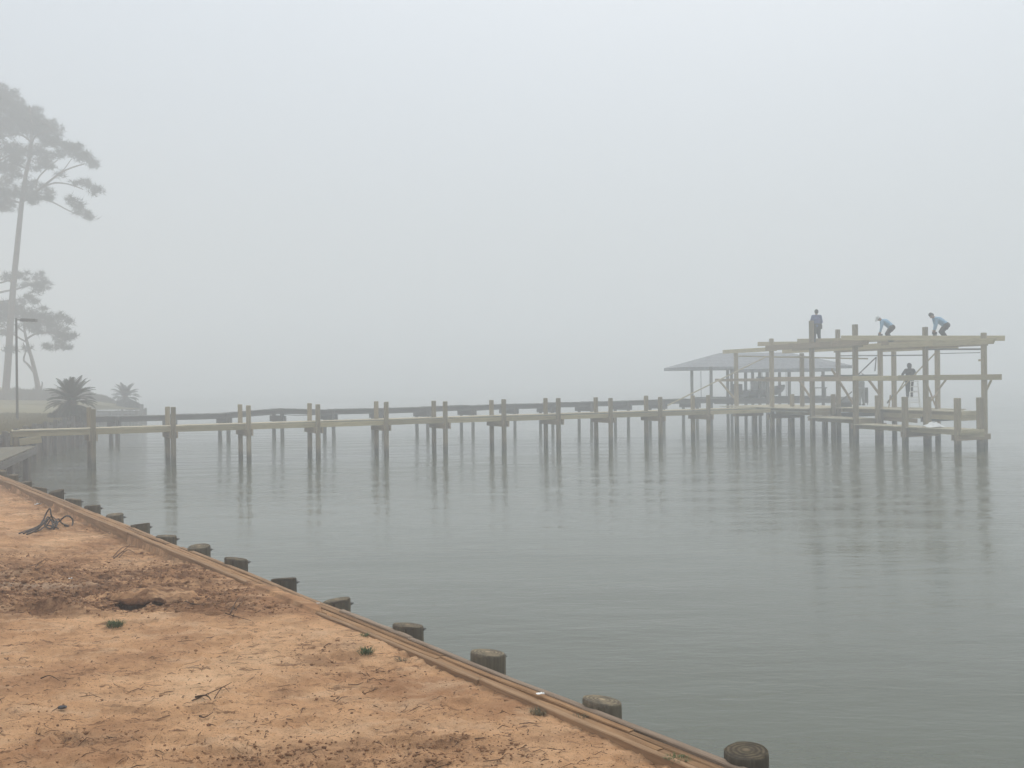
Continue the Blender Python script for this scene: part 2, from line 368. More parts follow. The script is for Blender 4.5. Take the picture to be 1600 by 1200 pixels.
f1_ = np.stack([q[:-1, :-1], q[1:, :-1], q[1:, 1:], q[:-1, 1:]], -1).reshape(-1, 4); f2_ = f1_[:, ::-1] + N_; f3_ = np.stack([q[:-1, 0], q[:-1, 0] + N_, q[1:, 0] + N_, q[1:, 0]], -1)
lip = fastmesh('crust_lip', np.concatenate([top, bot]), np.concatenate([f1_, f2_, f3_]), M['sand'], o, n=4, smooth=False)
la_ = lip.data.color_attributes.new('dug', 'FLOAT_COLOR', 'POINT'); dv = np.tile(np.concatenate([np.clip(dug_mask(top[:, 0], top[:, 1]), 0, 1), np.ones(N_)])[:, None], (1, 4)); dv[:, 1:3] = 0; dv[:, 3] = 1
la_.data.foreach_set('color', dv.astype(np.float32).ravel())
def sz(x, y): return float(sand_z(np.array([x]), np.array([y]))[0])

# ---- neighbour's land
WALL = [(-15.9, 27), (-18.6, 35.5), (-20.2, 40), (-23.7, 53), (-35.5, 80.4), (-30.9, 80.0), (-32.5, 85), (-44, 106), (-70, 138)]
def xwall(y):
    ys = [27, 35.5, 40, 53, 80.35, 80.4, 85, 106, 138, 200]; xs = [-15.9, -18.6, -20.2, -23.7, -35.45, -31.0, -32.5, -44, -70, -110]
    return float(np.interp(y, ys, xs))
ys = np.unique(np.concatenate([np.linspace(25, 100, 140), [80.35, 80.4], np.linspace(100, 190, 20)])); V = []
uu = np.concatenate([np.linspace(0, .25, 40) ** 1.0, np.linspace(.26, 1, 25)])
for y in ys:
    xw = xwall(max(y, 27)) - .12
    if y < 27: xw = -15.9 + (27 - y) * -.5 - .3
    for u in uu:
        x = xw - u * 150
        inl = min(1, u * 150 / 12)
        z = float(np.interp(y, [53, 78], [1.45, .98])) + .22 * inl + .026 * max(0, y - 60) * min(1, u * 150 / 6 + .25) + .05 * math.sin(x * .7) * math.sin(y * .43) * inl
        V.append((x, y, z))
LAWN = np.array(V).reshape(len(ys), len(uu), 3)
def lawn_z(x, y):
    i = int(np.argmin(abs(ys - y))); return float(np.interp(-x, -LAWN[i, :, 0], LAWN[i, :, 2]))
i2 = np.arange(len(V)).reshape(len(ys), len(uu))
Fq = np.stack([i2[:-1, :-1], i2[1:, :-1], i2[1:, 1:], i2[:-1, 1:]], -1).reshape(-1, 4)
o = fastmesh('lawn', V, Fq, M['lawn'], n=4, smooth=True); tag(o, 'dry tan lawn of the neighbouring shore', 'lawn', kind='structure')

# ================================================================== OUR BULKHEAD
bk = thing('timber_bulkhead', W(8, CAPOUT, 0), 'brown timber bulkhead with board cap and round pilings along the sand', 'bulkhead')
def cap_run(name, d, wd, th, z, mat, seed, t0=-1.5, t1=31.3, lo=2.2, hi=4.2, jit=.004, gap=.006):
    rr = random.Random(seed); t = t0
    while t < t1:
        L = rr.uniform(lo, hi); b = min(t + L, t1); j = rr.uniform(-jit, jit); jz = rr.uniform(-.004, .004)
        # gently bowed, split-edged board: several stations along its length
        n = 10; Vv = []; Ff = []
        for k in range(n + 1):
            q = t + gap + (b - t - gap) * k / n; bow = .006 * math.sin(3.1 * k / n + seed) ; z_ = z + jz + .004 * math.sin(q * 1.7 + seed)
            e = .006
            for (dx, dz) in ((-wd / 2, -th), (wd / 2, -th), (wd / 2, -e), (wd / 2 - e, 0), (-wd / 2 + e, 0), (-wd / 2, -e)):
                jj = rr.uniform(-.002, .002) if dz > -th else 0
                Vv.append(Vector((q - t, -(dx + j + bow + jj), z_ + dz + jj)))
        for k in range(n):
            for i in range(6): Ff.append((k * 6 + i, k * 6 + (i + 1) % 6, (k + 1) * 6 + (i + 1) % 6, (k + 1) * 6 + i))
        Ff.append(tuple(range(6))[::-1]); Ff.append(tuple(range(n * 6, n * 6 + 6)))
        m = Matrix((WU, -WR, Vector((0, 0, 1)))).transposed().to_4x4(); m.translation = W(t, d, 0)
        mesh(name, Vv, Ff, mat, bk, m)
        t = b
cap_run('cap_board', 3.540, .042, .24, CAPZ - .004, M['capside'], 4, lo=3, hi=4.8)
cap_run('cap_board', 3.590, .054, .045, CAPZ - .012, M['capwood'], 9, lo=1.4, hi=3, gap=.012)
cap_run('cap_board', 3.643, .048, .045, CAPZ - .008, M['capwood'], 14, lo=1.6, hi=3.4, gap=.012)
cap_run('cap_board', 3.692, .044, .20, CAPZ + .003, M['capgrey'], 21, t1=7.2, lo=3, hi=4.8); cap_run('cap_board', 3.692, .044, .20, CAPZ - .004, M['capside'], 23, t0=7.2, lo=2, hi=4.2)
# sheet boards below the cap
shp = boxv(-.145, .145, -.02, .02, -1.6, CAPZ - .06); shm = None
for k in range(108):
    q = -1.3 + k * .3; m = Matrix((WU, -WR, Vector((0, 0, 1)))).transposed().to_4x4(); m.translation = W(q, 3.635, 0)
    if shm is None: shm = mesh('sheet_board', shp, BOXF, M['sheet'], bk, m).data
    else: link(bpy.data.objects.new('sheet_board', shm), bk, m)
PIL = [(1163, 1181, 70), (941, 1094, 60), (762, 1023, 53), (637, 977, 49), (526, 934, 43), (443, 902, 42), (369, 876, 35), (311, 854.5, 33), (260, 835, 30), (217, 820, 28), (179, 804, 27), (145, 789, 25), (115, 778, 23), (88, 769, 21), (62, 760, 20), (40, 751.5, 18), (20, 743.5, 17), (2, 737, 16)]
M['pile'] = wood('piling_side', (.065, .056, .038), (.165, .142, .098), 'Z', vary=.7)
t = NT('piling_end'); v = t.coord('Object')
sp = t.n('VectorMath'); sp.operation = 'MULTIPLY'; sp.inputs[1].default_value = (1, 1, 0); t.l(v, sp.inputs[0])
ln = t.n('VectorMath'); ln.operation = 'LENGTH'; t.l(sp.outputs[0], ln.inputs[0])
rr_ = t.math('ADD', t.math('MULTIPLY', ln.outputs['Value'], 260.0), t.math('MULTIPLY', t.noise(v, 9, 3), 9.0))
ring = t.math('SINE', rr_)
c = t.ramp(t.math('MULTIPLY_ADD', ring, .5, .5), (.1, (.11, .088, .056)), (.9, (.22, .18, .122)))
c = t.mix(t.ramp(t.noise(v, 14, 5, .7), (.4, (0, 0, 0)), (.62, (.8,) * 3)), c, (.055, .05, .042))
ctr = t.ramp(ln.outputs['Value'], (.0, (1,) * 3), (.03, (0,) * 3))
c = t.mix(ctr, c, (.33, .26, .17))
hs = t.n('HueSaturation'); t.l(t.math('MULTIPLY_ADD', t.rand(), .8, .55), hs.inputs['Value']); t.l(c, hs.inputs['Color']); t.col(hs.outputs[0]); t.bump(t.noise(v, 60, 4), .6, .006); M['pileend'] = t.set(.95, .1)
for i, (px, py, wd) in enumerate(PIL):
    g = G(px, py, CAPZ + .02); rr = random.Random(50 + i)
    d0 = WR.x * g.x + WR.y * g.y; t0 = WU.x * g.x + WU.y * g.y
    d0 = min(max(d0, 3.80), 3.845); r0 = min(max(.5 * wd / F * math.hypot(g.y, 0), .108), .122)
    c = W(t0, d0, 0); n = 18; Vv = []; Ff = []
    rad = [r0 * (1 + .03 * math.sin(2 * a_ * 2 * math.pi / n + i) + rr.uniform(-.03, .03)) for a_ in range(n)]
    tilt = (rr.uniform(-.16, .16), rr.uniform(-.16, .16)); top = CAPZ + .02 + rr.uniform(-.02, .03)
    for zz, sc in ((-1.5, 1.08), (-.2, 1.04), (.6, 1.02), (top - .02, 1.0), (top - .006, .985), (top, .94)):
        for k in range(n):
            a_ = 2 * math.pi * k / n; x, y = rad[k] * sc * math.cos(a_), rad[k] * sc * math.sin(a_)
            Vv.append((x, y, zz + (tilt[0] * x + tilt[1] * y if zz > 1 else 0)))
    for j in range(5):
        for k in range(n): Ff.append((j * n + k, j * n + (k + 1) % n, (j + 1) * n + (k + 1) % n, (j + 1) * n + k))
    ce = len(Vv); Vv.append((0, 0, top + .004))
    for k in range(n): Ff.append((5 * n + k, 5 * n + (k + 1) % n, ce))
    m4 = Matrix.Translation(c)
    po = mesh('piling', Vv, Ff, M['pile'], bk, m4, smooth=False)
    po.data.materials.append(M['pileend'])
    for p in po.data.polygons:
        p.use_smooth = len(p.vertices) == 4
        if len(p.vertices) == 3 or (p.center.z > top - .006): p.material_index = 1
    # bolt through the piling, its end and nut showing on the water side
    bz = top - .055; a0 = WR * (r0 * .9) + WU * .0; mb = MB()
    mb.tube([a0 + Vector((0, 0, bz)), a0 + WR * .055 + Vector((0, 0, bz))], .007, 6)
    mb.tube([a0 + WR * .018 + Vector((0, 0, bz)), a0 + WR * .036 + Vector((0, 0, bz))], .017, 6)
    if i not in (0, 1): mb.build('bolt', M['metal'], po, m4)

# ================================================================== NEIGHBOUR'S BULKHEAD, LANDING
nb = thing('sheet_pile_bulkhead', (-20.2, 40, 0), 'dark board bulkhead holding up the neighbouring lawn', 'bulkhead')
nbm = None
def wtop(y): return float(np.interp(y, [53, 78], [1.5, 1.02]))
for k in range(len(WALL) - 3):
    a = Vector((*WALL[k], 0)); b = Vector((*WALL[k + 1], 0)); L = (b - a).length; n = max(1, int(L / .28))
    for j in range(n):
        if k >= 5 and j > 12: break
        p = a.lerp(b, (j + .5) / n); m = frame(p, p + (b - a)); m.translation = p
        off = random.uniform(-.018, .018); m = m @ Matrix.Translation((0, off, random.uniform(-.03, .03) + wtop(p.y)))
        if nbm is None: nbm = mesh('sheet_board', boxv(-.13, .13, -.03, .03, -2.2, 0), BOXF, M['sheet'], nb, m).data
        else: link(bpy.data.objects.new('sheet_board', nbm), nb, m)
    wl = board('wale', a + Vector((0, 0, wtop(a.y) - .2)), b + Vector((0, 0, wtop(b.y) - .2)), .09, .16, M['oldwood'], nb)
    n2 = max(1, round(L / 2.2))
    for j in range(n2):
        p = a.lerp(b, (j + .3) / n2); q = (b - a).normalized(); nrm = Vector((q.y, -q.x, 0)) * .13
        post('pile', p.x + nrm.x, p.y + nrm.y, -1.2, wtop(p.y) + .12, .17, M['oldpost'], nb)
post('pile', -30.85, 79.85, -1.2, 1.55, .28, M['oldpost'], nb)
# plank walkway along that wall at the left edge of the picture
dk = thing('low_walkway', (-16.5, 31, 0), 'low plank walkway at the left edge beside the dark bulkhead', 'walkway')
Tt = G(55, 698, 1.1); Bb = G(0, 721, 1.1); dr_ = (Bb - Tt).normalized(); sd = Vector((-dr_.y, dr_.x, 0)); sd = sd if sd.x < 0 else -sd
for k in range(5):
    p = Tt + sd * (.12 + k * .25); board('plank', p + dr_ * (0 if k else -.1), p + dr_ * 8.5, .235, .04, M['post2'], dk)
board('fascia', Tt - sd * .03 + Vector((0, 0, -.14)), Tt - sd * .03 + dr_ * 8.5 + Vector((0, 0, -.14)), .04, .22, M['oldwood'], dk)
for k in range(3): p = Tt + dr_ * (1.2 + 3 * k) + sd * .1; post('post', p.x, p.y, -1.2, 1.06, .18, M['oldpost'], dk)

# ================================================================== NEW PIER
PA = P(144.5, 669, 37.0); PA.z = 0
PD = Vector((.897, .4417, 0)); PQ = Vector((-.5, .866, 0)); SP = 2.93; DZ = 1.55; PWID = 1.2
pier = thing('timber_pier', PA, 'long new timber pier with paired posts running out to the boathouse frame', 'pier')
rotp = math.atan2(PD.y, PD.x)
PXN = [144.5, 270, 387.5, 497, 603, 696, 787.5, 873, 953.5, 1032, 1107]
SB = [on_line(px, 655, PA, PD) for px in PXN]; SB = [SB[0] + .0] + SB[1:]
for i, s in enumerate(SB):
    for side in (0, 1):
        q = PA + PD * s + PQ * (side * PWID) + Vector((random.uniform(-.02, .02), random.uniform(-.02, .02), 0))
        post('post', q.x, q.y, -1.2, 2.31 + random.uniform(-.03, .03), .175 + random.uniform(-.006, .008), M['post'], pier, rotp, (random.uniform(-.015, .015), random.uniform(-.015, .015)))
    for e in (-.13, .13):
        a = PA + PD * (s + e) - PQ * .22 + Vector((0, 0, DZ - .36)); board('cross_beam', a, a + PQ * (PWID + .44), .045, .26, M['tanwood'], pier)
s0 = on_line(18, 672, PA, PD); ends = [s0] + SB + [on_line(1206, 641, PA, PD)]
for i in range(len(ends) - 1):
    a, b = ends[i], ends[i + 1]; g = .005
    for w_, mt in ((.115, 'newwood'), (.5, 'oldwood'), (.85, 'oldwood'), (PWID - .115, 'newwood')):
        p = PA + PD * (a + g) + PQ * w_ + Vector((0, 0, DZ - .145)); q = PA + PD * (b - g) + PQ * w_ + Vector((0, 0, DZ - .145 + random.uniform(-.008, .008)))
        board('stringer', p, q, .042, .20, M[mt], pier)
    mb = MB(); s = a + .004
    m = Matrix((PD, PQ, Vector((0, 0, 1)))).transposed().to_4x4(); m.translation = PA
    while s < b - .05:
        w_ = min(.138, b - s - .004); jz = random.uniform(-.004, .004); je = random.uniform(-.012, .012)
        mb.box(s, s + w_, .075 + je, PWID - .08 + je, DZ - .042 + jz, DZ + jz); s += w_ + .007
    tag(mb.build('decking', M['paledeck'], pier, m), kind='stuff')
for w_ in (.0, PWID):      # shore end ledger
    pass
a = PA + PD * (s0 - .03) + Vector((0, 0, DZ - .3)); board('ledger', a - PQ * .3, a + PQ * (PWID + .3), .09, .45, M['newwood'], pier)
a = PA + PD * (s0 + .25) - PQ * .05; board('shore_beam', a + Vector((0, 0, 1.12)), a + PD * .75 + Vector((0, 0, 1.2)), .09, .26, M['newwood'], pier)
for k in (0.15, 1.1): q = PA + PD * (s0 + .15) + PQ * k; post('post', q.x, q.y, -1.2, 1.3, .17, M['post'], pier, rotp)

# ================================================================== BOATHOUSE FRAME UNDER CONSTRUCTION
K0 = G(1496, 702, 0); E_ = G(1336, 687.5, 0); C_ = G(1269, 683, 0)
ED = (C_ - K0).normalized(); roty = math.atan2(ED.y, ED.x)
def AB(a, b, z=0): v = K0 + PD * a + ED * b; v.z = z; return v
def bline(px, py, a): return on_line(px, py, AB(a, 0), ED)
bh = thing('boathouse_frame', AB(1, 6), 'open timber boathouse frame being built at the end of the new pier', 'boathouse')
RA, RB = 0.0, 1.9
b_E, b_C, b_B, b_A = (bline(x, 600, RA) for x in (1336.5, 1269, 1206, 1150.5))
b_J, b_H, b_F, b_D = (bline(x, 590, RB) for x in (1537.5, 1446, 1375.5, 1309.5))
def tallpost(px, py, a, b, s=.205):
    p = AB(a, b); z = zat(px, py, p.y); return post('post', p.x, p.y, -1.2, z, s, M['post'], bh, roty, (random.uniform(-.02, .02), 0))
tallpost(1336, 507, RA, b_E, .225); tallpost(1269, 501, RA, b_C, .215); tallpost(1206, 529, RA, b_B, .21); tallpost(1150, 550, RA, b_A, .21)
tallpost(1537, 520, RB, b_J, .20); tallpost(1446, 511, RB, b_H, .21); tallpost(1375, 528, RB, b_F); tallpost(1309, 515, RB, b_D)
RC = 4.0
for px, py in ((1397, 540), (1464.5, 535)):
    b = bline(px, 600, RC); tallpost(px, py, RC, b, .205)
b = bline(1253, 590, RB); tallpost(1253, 552, RB, b, .2)
# short dock posts
for px, py, a in ((1496, 622, 0), (1414, 620, 0), (1531, 621, 1.42), (1450, 620, 1.5), (1371, 618, 1.5), (1302, 616, 1.5), (1238, 616, 1.5)):
    b = bline(px, 650, a); p = AB(a, b); post('dock_post', p.x, p.y, -1.2, zat(px, py, p.y), .235 if px > 1400 else .2, M['post'], bh, roty)
for px, a in ((1180, 1.5), (1216, 3.2), (1290, 3.4), (1330, 4.5)):
    b = bline(px, 660, a); p = AB(a, b); post('pile', p.x, p.y, -1.2, 1.3, .2, M['post'], bh, roty)
def beam(name, p0, p1, w_, h_, mt, **k): return board(name, p0, p1, w_, h_, M[mt], bh, **k)
# top girders, two rows, bolted to the near side of the posts
nrm = -PD * .13
def girder(a, px0, px1, zb, h_, mt, py=545, off=-.13, **k):
    b0, b1 = bline(px0, py, a), bline(px1, py, a)
    return beam('girder', AB(a, b0, zb + h_ / 2) + PD * off, AB(a, b1, zb + h_ / 2) + PD * off, .045, h_, mt, **k)
girder(RA, 1132, 1216, 4.69, .23, 'newwood'); girder(RA, 1200, 1303, 4.73, .30, 'tanwood', off=-.178); girder(RA, 1303.5, 1364, 4.74, .31, 'tanwood', off=-.178, chamfer=True)
girder(RA, 1235, 1345, 4.66, .26, 'newwood', off=.13)
girder(RB, 1225, 1330, 4.60, .27, 'newwood'); girder(RB, 1330.5, 1470, 4.60, .28, 'newwood'); girder(RB, 1462, 1561, 4.57, .26, 'newwood', off=-.178, chamfer=True)
girder(RB, 1300, 1540, 4.52, .18, 'tanwood', off=.14)
girder(RC, 1380, 1500, 4.5, .24, 'newwood', off=-.13)
# joists laid on the girders
def spanpx(name, q0, q1, Y0, Y1, h_, mt, w_=.045, **k):
    p0 = P(q0[0], q0[1], Y0); p1 = P(q1[0], q1[1], Y1); return beam(name, p0, p1, w_, h_, mt, **k)
spanpx('joist', (1314, 528), (1570, 528.5), 47.4, 43.2, .235, 'newwood')
spanpx('joist', (1246, 533), (1318, 532), 52.4, 49.6, .25, 'newwood')
spanpx('joist', (1184, 537.5), (1262, 537), 56.5, 53.6, .25, 'newwood')
spanpx('joist', (1290, 534), (1400, 530), 52.5, 50.5, .2, 'newwood')
spanpx('joist', (1377, 536), (1476, 533), 48.2, 47.5, .2, 'tanwood')
# thin temporary ties near the top
spanpx('tie_board', (1154, 556.5), (1356, 560.5), 57.5, 52.5, .08, 'newwood'); spanpx('tie_board', (1206, 557.5), (1264, 557), 55.5, 52.5, .05, 'paledeck')
spanpx('tie_board', (1312, 556), (1446, 555), 54, 49, .06, 'oldwood'); spanpx('tie_board', (1464, 552.5), (1531, 551), 48.5, 46, .035, 'oldwood')
spanpx('tie_board', (1447, 546), (1534, 545.5), 47.5, 45, .08, 'oldwood'); spanpx('tie_board', (1529, 563), (1537, 562.5), 43, 43.1, .09, 'newwood')
# mid-height girders
def mid(a, px0, px1, z, h_, mt, off=-.13):
    b0, b1 = bline(px0, 590, a), bline(px1, 590, a); return beam('mid_girder', AB(a, b0, z) + PD * off, AB(a, b1, z) + PD * off, .045, h_, mt)
mid(RA, 1120, 1206, 3.07, .17, 'tanwood'); mid(RA, 1198, 1336, 3.10, .25, 'tanwood'); mid(RA, 1336.5, 1392, 3.12, .22, 'newwood', -.178)
mid(RB, 1330, 1420, 3.10, .25, 'newwood'); mid(RB, 1408, 1569, 3.12, .245, 'newwood', -.178); mid(RB, 1280, 1372, 3.22, .16, 'oldwood', .13)
# knee braces and temporary diagonals
for q0, q1, Y0, Y1, h_, mt in (((1299.5, 577), (1334.5, 633), 50.6, 48.6, .15, 'tanwood'), ((1356, 592), (1374, 616), 47.3, 46.9, .12, 'tanwood'), ((1123, 594), (1147, 622), 58, 56.5, .13, 'tanwood'),
    ((1247, 592), (1267, 622), 52.5, 51.4, .13, 'tanwood'), ((1478, 593), (1466, 609), 46.6, 47, .09, 'tanwood'), ((1449.5, 602), (1462, 636), 45.6, 48, .10, 'tanwood'), ((1466, 612), (1452, 629), 47, 46, .09, 'tanwood'),
    ((1549, 593), (1541, 610), 42.6, 43, .11, 'newwood'), ((1461, 552), (1386, 630), 49.6, 50.2, .07, 'newwood'), ((1369, 558), (1334, 592), 49.5, 51, .05, 'oldwood'), ((1414, 594), (1400, 617), 49.5, 49.7, .06, 'newwood'),
    ((1331, 612), (1304, 635), 52.5, 53, .06, 'oldwood'), ((1369, 558), (1367, 580), 49.4, 49.4, .05, 'oldwood'), ((1395, 617), (1386, 630), 49, 49.2, .06, 'oldwood'), ((1391, 617), (1388.5, 638), 49, 49, .05, 'tanwood')):
    spanpx('brace', q0, q1, Y0, Y1, h_, mt)
spanpx('batten', (1196, 558), (1043, 633.5), 55.5, 50.5, .06, 'paledeck')
# decks: stepping down from the pier to the low dock, and the main platform behind
def deck(a0, a1, b0, b1, z, fas=.2, nm='decking', ends=True):
    mb = MB(); m = Matrix((PD, ED, Vector((0, 0, 1)))).transposed().to_4x4(); m.translation = K0.copy(); s = b0
    while s < b1 - .03:
        w_ = min(.138, b1 - s); jz = random.uniform(-.004, .004); je = random.uniform(-.01, .01)
        mb.box(a0 + je, a1 + je, s, s + w_, z - .042 + jz, z + jz); s += w_ + .007
    tag(mb.build(nm, M['paledeck'], bh, m), kind='stuff')
    for a in (a0 + .05, a1 - .05): beam('fascia', AB(a, b0 + .01, z - .045 - fas / 2), AB(a, b1 - .01, z - .045 - fas / 2), .042, fas, 'newwood')
    for b in (b0 + .06, b1 - .06): beam('rim_joist', AB(a0 + .08, b, z - .05 - fas / 2), AB(a1 - .08, b, z - .05 - fas / 2), .042, fas, 'newwood')
    a = (a0 + a1) / 2; beam('inner_joist', AB(a, b0 + .1, z - .05 - fas / 2), AB(a, b1 - .1, z - .05 - fas / 2), .042, fas - .02, 'oldwood')
deck(.10, 1.36, .02, b_E - .12, .85, .2)
deck(.12, 1.9, b_E + .12, b_C - .12, 1.09, .2); deck(.12, 1.9, b_C + .12, b_B - .1, 1.36, .17)
deck(RB + .15, 3.2, 1.6, b_D - .2, 1.55, .2); deck(3.205, 5.0, 4.0, b_D - .2, 1.546, .2)
beam('end_board', AB(RB + .1, 1.55, 1.25), AB(3.25, 1.55, 1.25), .045, .26, 'newwood'); beam('end_board', AB(RB + .1, 1.5, 1.45), AB(3.25, 1.5, 1.45), .045, .16, 'newwood')
deck(.12, 4.8, b_D + .1, b_A + .5, 1.52, .2)
beam('end_board', AB(.0, -.14, .63), AB(1.55, -.14, .63), .045, .29, 'newwood'); beam('end_board', AB(.02, -.185, .77), AB(1.5, -.185, .77), .04, .13, 'newwood')
beam('fascia', AB(RB + .1, 1.6, 1.25), AB(RB + .1, b_F, 1.25), .05, .22, 'newwood'); beam('fascia', AB(RB + .13, b_F - 2.4, 1.02), AB(RB + .13, b_F + .1, 1.05), .05, .2, 'tanwood')
for b in (0, b_E * .47, b_E, b_C, b_B, b_A):
    z = .5 if b < b_E else (.72 if b < b_C else 1.0)
    for e in (-.14, .14): beam('cross_beam', AB(-.2, b + e, z), AB(1.95, b + e, z), .045, .25, 'tanwood')
for b in (b_H, b_F, b_D): beam('cross_beam', AB(RB - .2, b + .13, 1.12), AB(5.2, b + .13, 1.12), .045, .25, 'oldwood')
q = P(1200, 652, 54.5); beam('block', q, q + PQ * .05 + PD * .3, .1, .3, 'newwood')

# ================================================================== FAR PIER AND BOATHOUSE
FA = P(350, 645, 54.0); FA.z = 0; FB = P(1040, 624, 64.0); FB.z = 0; FD = (FB - FA).normalized(); FQ = Vector((-.6, .8, 0)); FL = (FB - FA).length
fp = thing('weathered_pier', FA, 'old grey pier behind the new one, leading to the roofed boathouse', 'pier')
def fz(s): return 1.56 + .25 * s / FL
FX = [178, 265, 350, 434, 514, 590.5, 660, 729.5, 795, 854, 914, 971, 1026, 1078]
FS = [on_line(x, 640, FA, FD) for x in FX]
for s in FS:
    for side in (-.62, .62):
        q = FA + FD * s + FQ * side; post('post', q.x, q.y, -1.2, fz(s) - (.02 if side > 0 else -.01) - .05, .19, M['oldpost'], fp, 0, (random.uniform(-.04, .04), 0))
    for e in (-.13, .13):
        a = FA + FD * (s + e) - FQ * .8 + Vector((0, 0, fz(s) - .42)); board('cross_beam', a, a + FQ * 1.6, .05, .34, M['oldwood'], fp)
fe = [FS[0] - 3.2] + FS + [FS[-1] + 3]
for i in range(len(fe) - 1):
    a, b = fe[i] + .004, fe[i + 1] - .004
    j0, j1 = random.uniform(-.03, .03), random.uniform(-.03, .03)
    if i == 3: j1 = .16
    if i == 4: j0 = .16
    for w_ in (-.55, -.05, .5): board('stringer', FA + FD * a + FQ * w_ + Vector((0, 0, fz(a) - .17 + j0)), FA + FD * b + FQ * w_ + Vector((0, 0, fz(b) - .17 + j1)), .05, .27, M['oldwood'], fp)
    mb = MB(); n = int((b - a) / .15)
    for k in range(n):
        s = a + (b - a) * k / n; z = fz(s) + j0 + (j1 - j0) * k / n + random.uniform(-.008, .008)
        m = frame(FA + FD * s, FA + FD * (s + 1)); mb.box(0, .14, -.68 + random.uniform(-.03, .03), .66, z - .04, z, m=m)
    tag(mb.build('decking', M['oldwood'], fp), kind='stuff')
for i, (px0, py0, px1, py1, sag) in enumerate(((268, 651, 343, 648, .16), (440, 647, 505, 646, .1), (530, 643, 578, 642, .1))):
    a = P(px0, py0, 53.2 + i); b = P(px1, py1, 54 + i); pts = [a.lerp(b, k / 10) - Vector((0, 0, sag * 4 * (k / 10) * (1 - k / 10))) for k in range(11)]
    MB().tube(pts, .018, 5).build('cable', M['cable'], fp)

fb = thing('roofed_boathouse', P(1178, 600, 71), 'hazy grey boathouse with hipped shingle roofs behind the new frame', 'boathouse')
def hip(name, cpx, Y, L, Dp, rl, ze, zr, ang):
    c = P(cpx, 590, Y); c.z = 0; m = Matrix.Translation(c) @ Matrix.Rotation(ang, 4, 'Z')
    V = [(-L, -Dp, ze), (L, -Dp, ze), (L, Dp, ze), (-L, Dp, ze), (-rl, 0, zr), (rl, 0, zr), (-L, -Dp, ze - .22), (L, -Dp, ze - .22), (L, Dp, ze - .22), (-L, Dp, ze - .22)]
    Fc = [(0, 1, 5, 4), (1, 2, 5), (2, 3, 4, 5), (3, 0, 4), (0, 6, 7, 1), (1, 7, 8, 2), (2, 8, 9, 3), (3, 9, 6, 0), (9, 8, 7, 6)]
    ro = mesh(name, V, Fc, M['roof'], fb, m)
    nn = 9                                                           # shingle courses as shallow laps on each slope
    for (a, b, d, e) in ((0, 1, 5, 4), (2, 3, 4, 5), (1, 2, 5, 5), (3, 0, 4, 4)):
        mb = MB()
        for k in range(1, nn):
            u = k / nn; p = Vector(V[a]).lerp(Vector(V[e]), u); q = Vector(V[b]).lerp(Vector(V[d]), u)
            if (q - p).length > .3: mb.tube([p, q], .02, 4)
        mb.build('shingle_course', M['roof'], ro, m)
    return m
m1 = hip('roof', 1178, 71.5, 5.95, 3.6, 2.6, 4.0, 5.05, R(4))
m2 = hip('porch_roof', 1226, 66, 2.95, 2.2, 1.3, 3.78, 4.62, R(4))
for (px, Y) in ((1081, 69), (1111, 67.5), (1137, 69), (1143, 74), (1165, 68.5), (1176, 74), (1187, 68), (1199, 64.5), (1218, 74), (1233, 64.2), (1286, 68.5), (1253, 74)):
    q = P(px, 600, Y); post('post', q.x, q.y, -1.2, 4.0 if Y > 67 else 3.72, .19, M['oldpost'], fb)
mb = MB(); c = P(1195, 600, 70.5)
for k in range(60):
    x = c.x - 4.6 + k * .16; mb.box(x, x + .15, c.y - 4.2, c.y + 3, 1.72, 1.76)
tag(mb.build('decking', M['oldwood'], fb), kind='stuff')
for y in (-4.1, -1, 2.9): board('deck_beam', Vector((c.x - 4.6, c.y + y, 1.55)), Vector((c.x + 5, c.y + y, 1.55)), .06, .32, M['oldwood'], fb)
q = P(1277, 606, 66.6); board('bench_top', q - Vector((.35, 0, 0)), q + Vector((.6, 0, 0)), .5, .06, M['oldwood'], fb)
for dx in (-.25, .5): board('bench_leg', q + Vector((dx, 0, 0)), Vector((q.x + dx, q.y, 1.75)), .08, .4, M['oldwood'], fb)
for px in (1095, 1190.5, 1228): q = P(px, 580, 70); board('hanging_line', q, Vector((q.x, q.y, 1.8)), .04, .04, M['oldwood'], fb)
# boat on the lift under the roof
bo = thing('motorboat', P(1172, 620, 68.2), 'small dark motorboat raised under the hipped boathouse roof', 'boat')
st = []
for (s, hw, zk, zg) in ((0, .95, 1.78, 2.25), (1.2, 1.0, 1.74, 2.27), (2.6, .98, 1.74, 2.33), (3.8, .78, 1.82, 2.43), (4.7, .42, 2.05, 2.55), (5.2, .04, 2.45, 2.64)):
    st.append([(s, -hw, zg), (s, -hw * .86, (zk + zg) / 2), (s, -hw * .5, zk + .08), (s, 0, zk), (s, hw * .5, zk + .08), (s, hw * .86, (zk + zg) / 2), (s, hw, zg)])
V = [v for r_ in st for v in r_]; Fc = []
for i in range(5):
    for k in range(6): Fc.append((i * 7 + k, i * 7 + k + 1, (i + 1) * 7 + k + 1, (i + 1) * 7 + k))
Fc.append(tuple(range(7))[::-1])
for i in range(5): Fc.append((i * 7, (i + 1) * 7, (i + 1) * 7 + 6, i * 7 + 6))
bm4 = Matrix.Translation(P(1156, 620, 68.6) * Vector((1, 1, 0)).x if False else Vector((P(1156, 620, 68.6).x, 68.6, 0))) @ Matrix.Rotation(R(38), 4, 'Z')
hu = mesh('hull', V, Fc, M['hull'], bo, bm4)
MB().box(1.7, 2.5, -.4, .4, 2.25, 2.95).build('console', M['white'], bo, bm4)
MB().box(2.42, 2.47, -.42, .42, 2.96, 3.25).build('windscreen', M['hull'], bo, bm4)
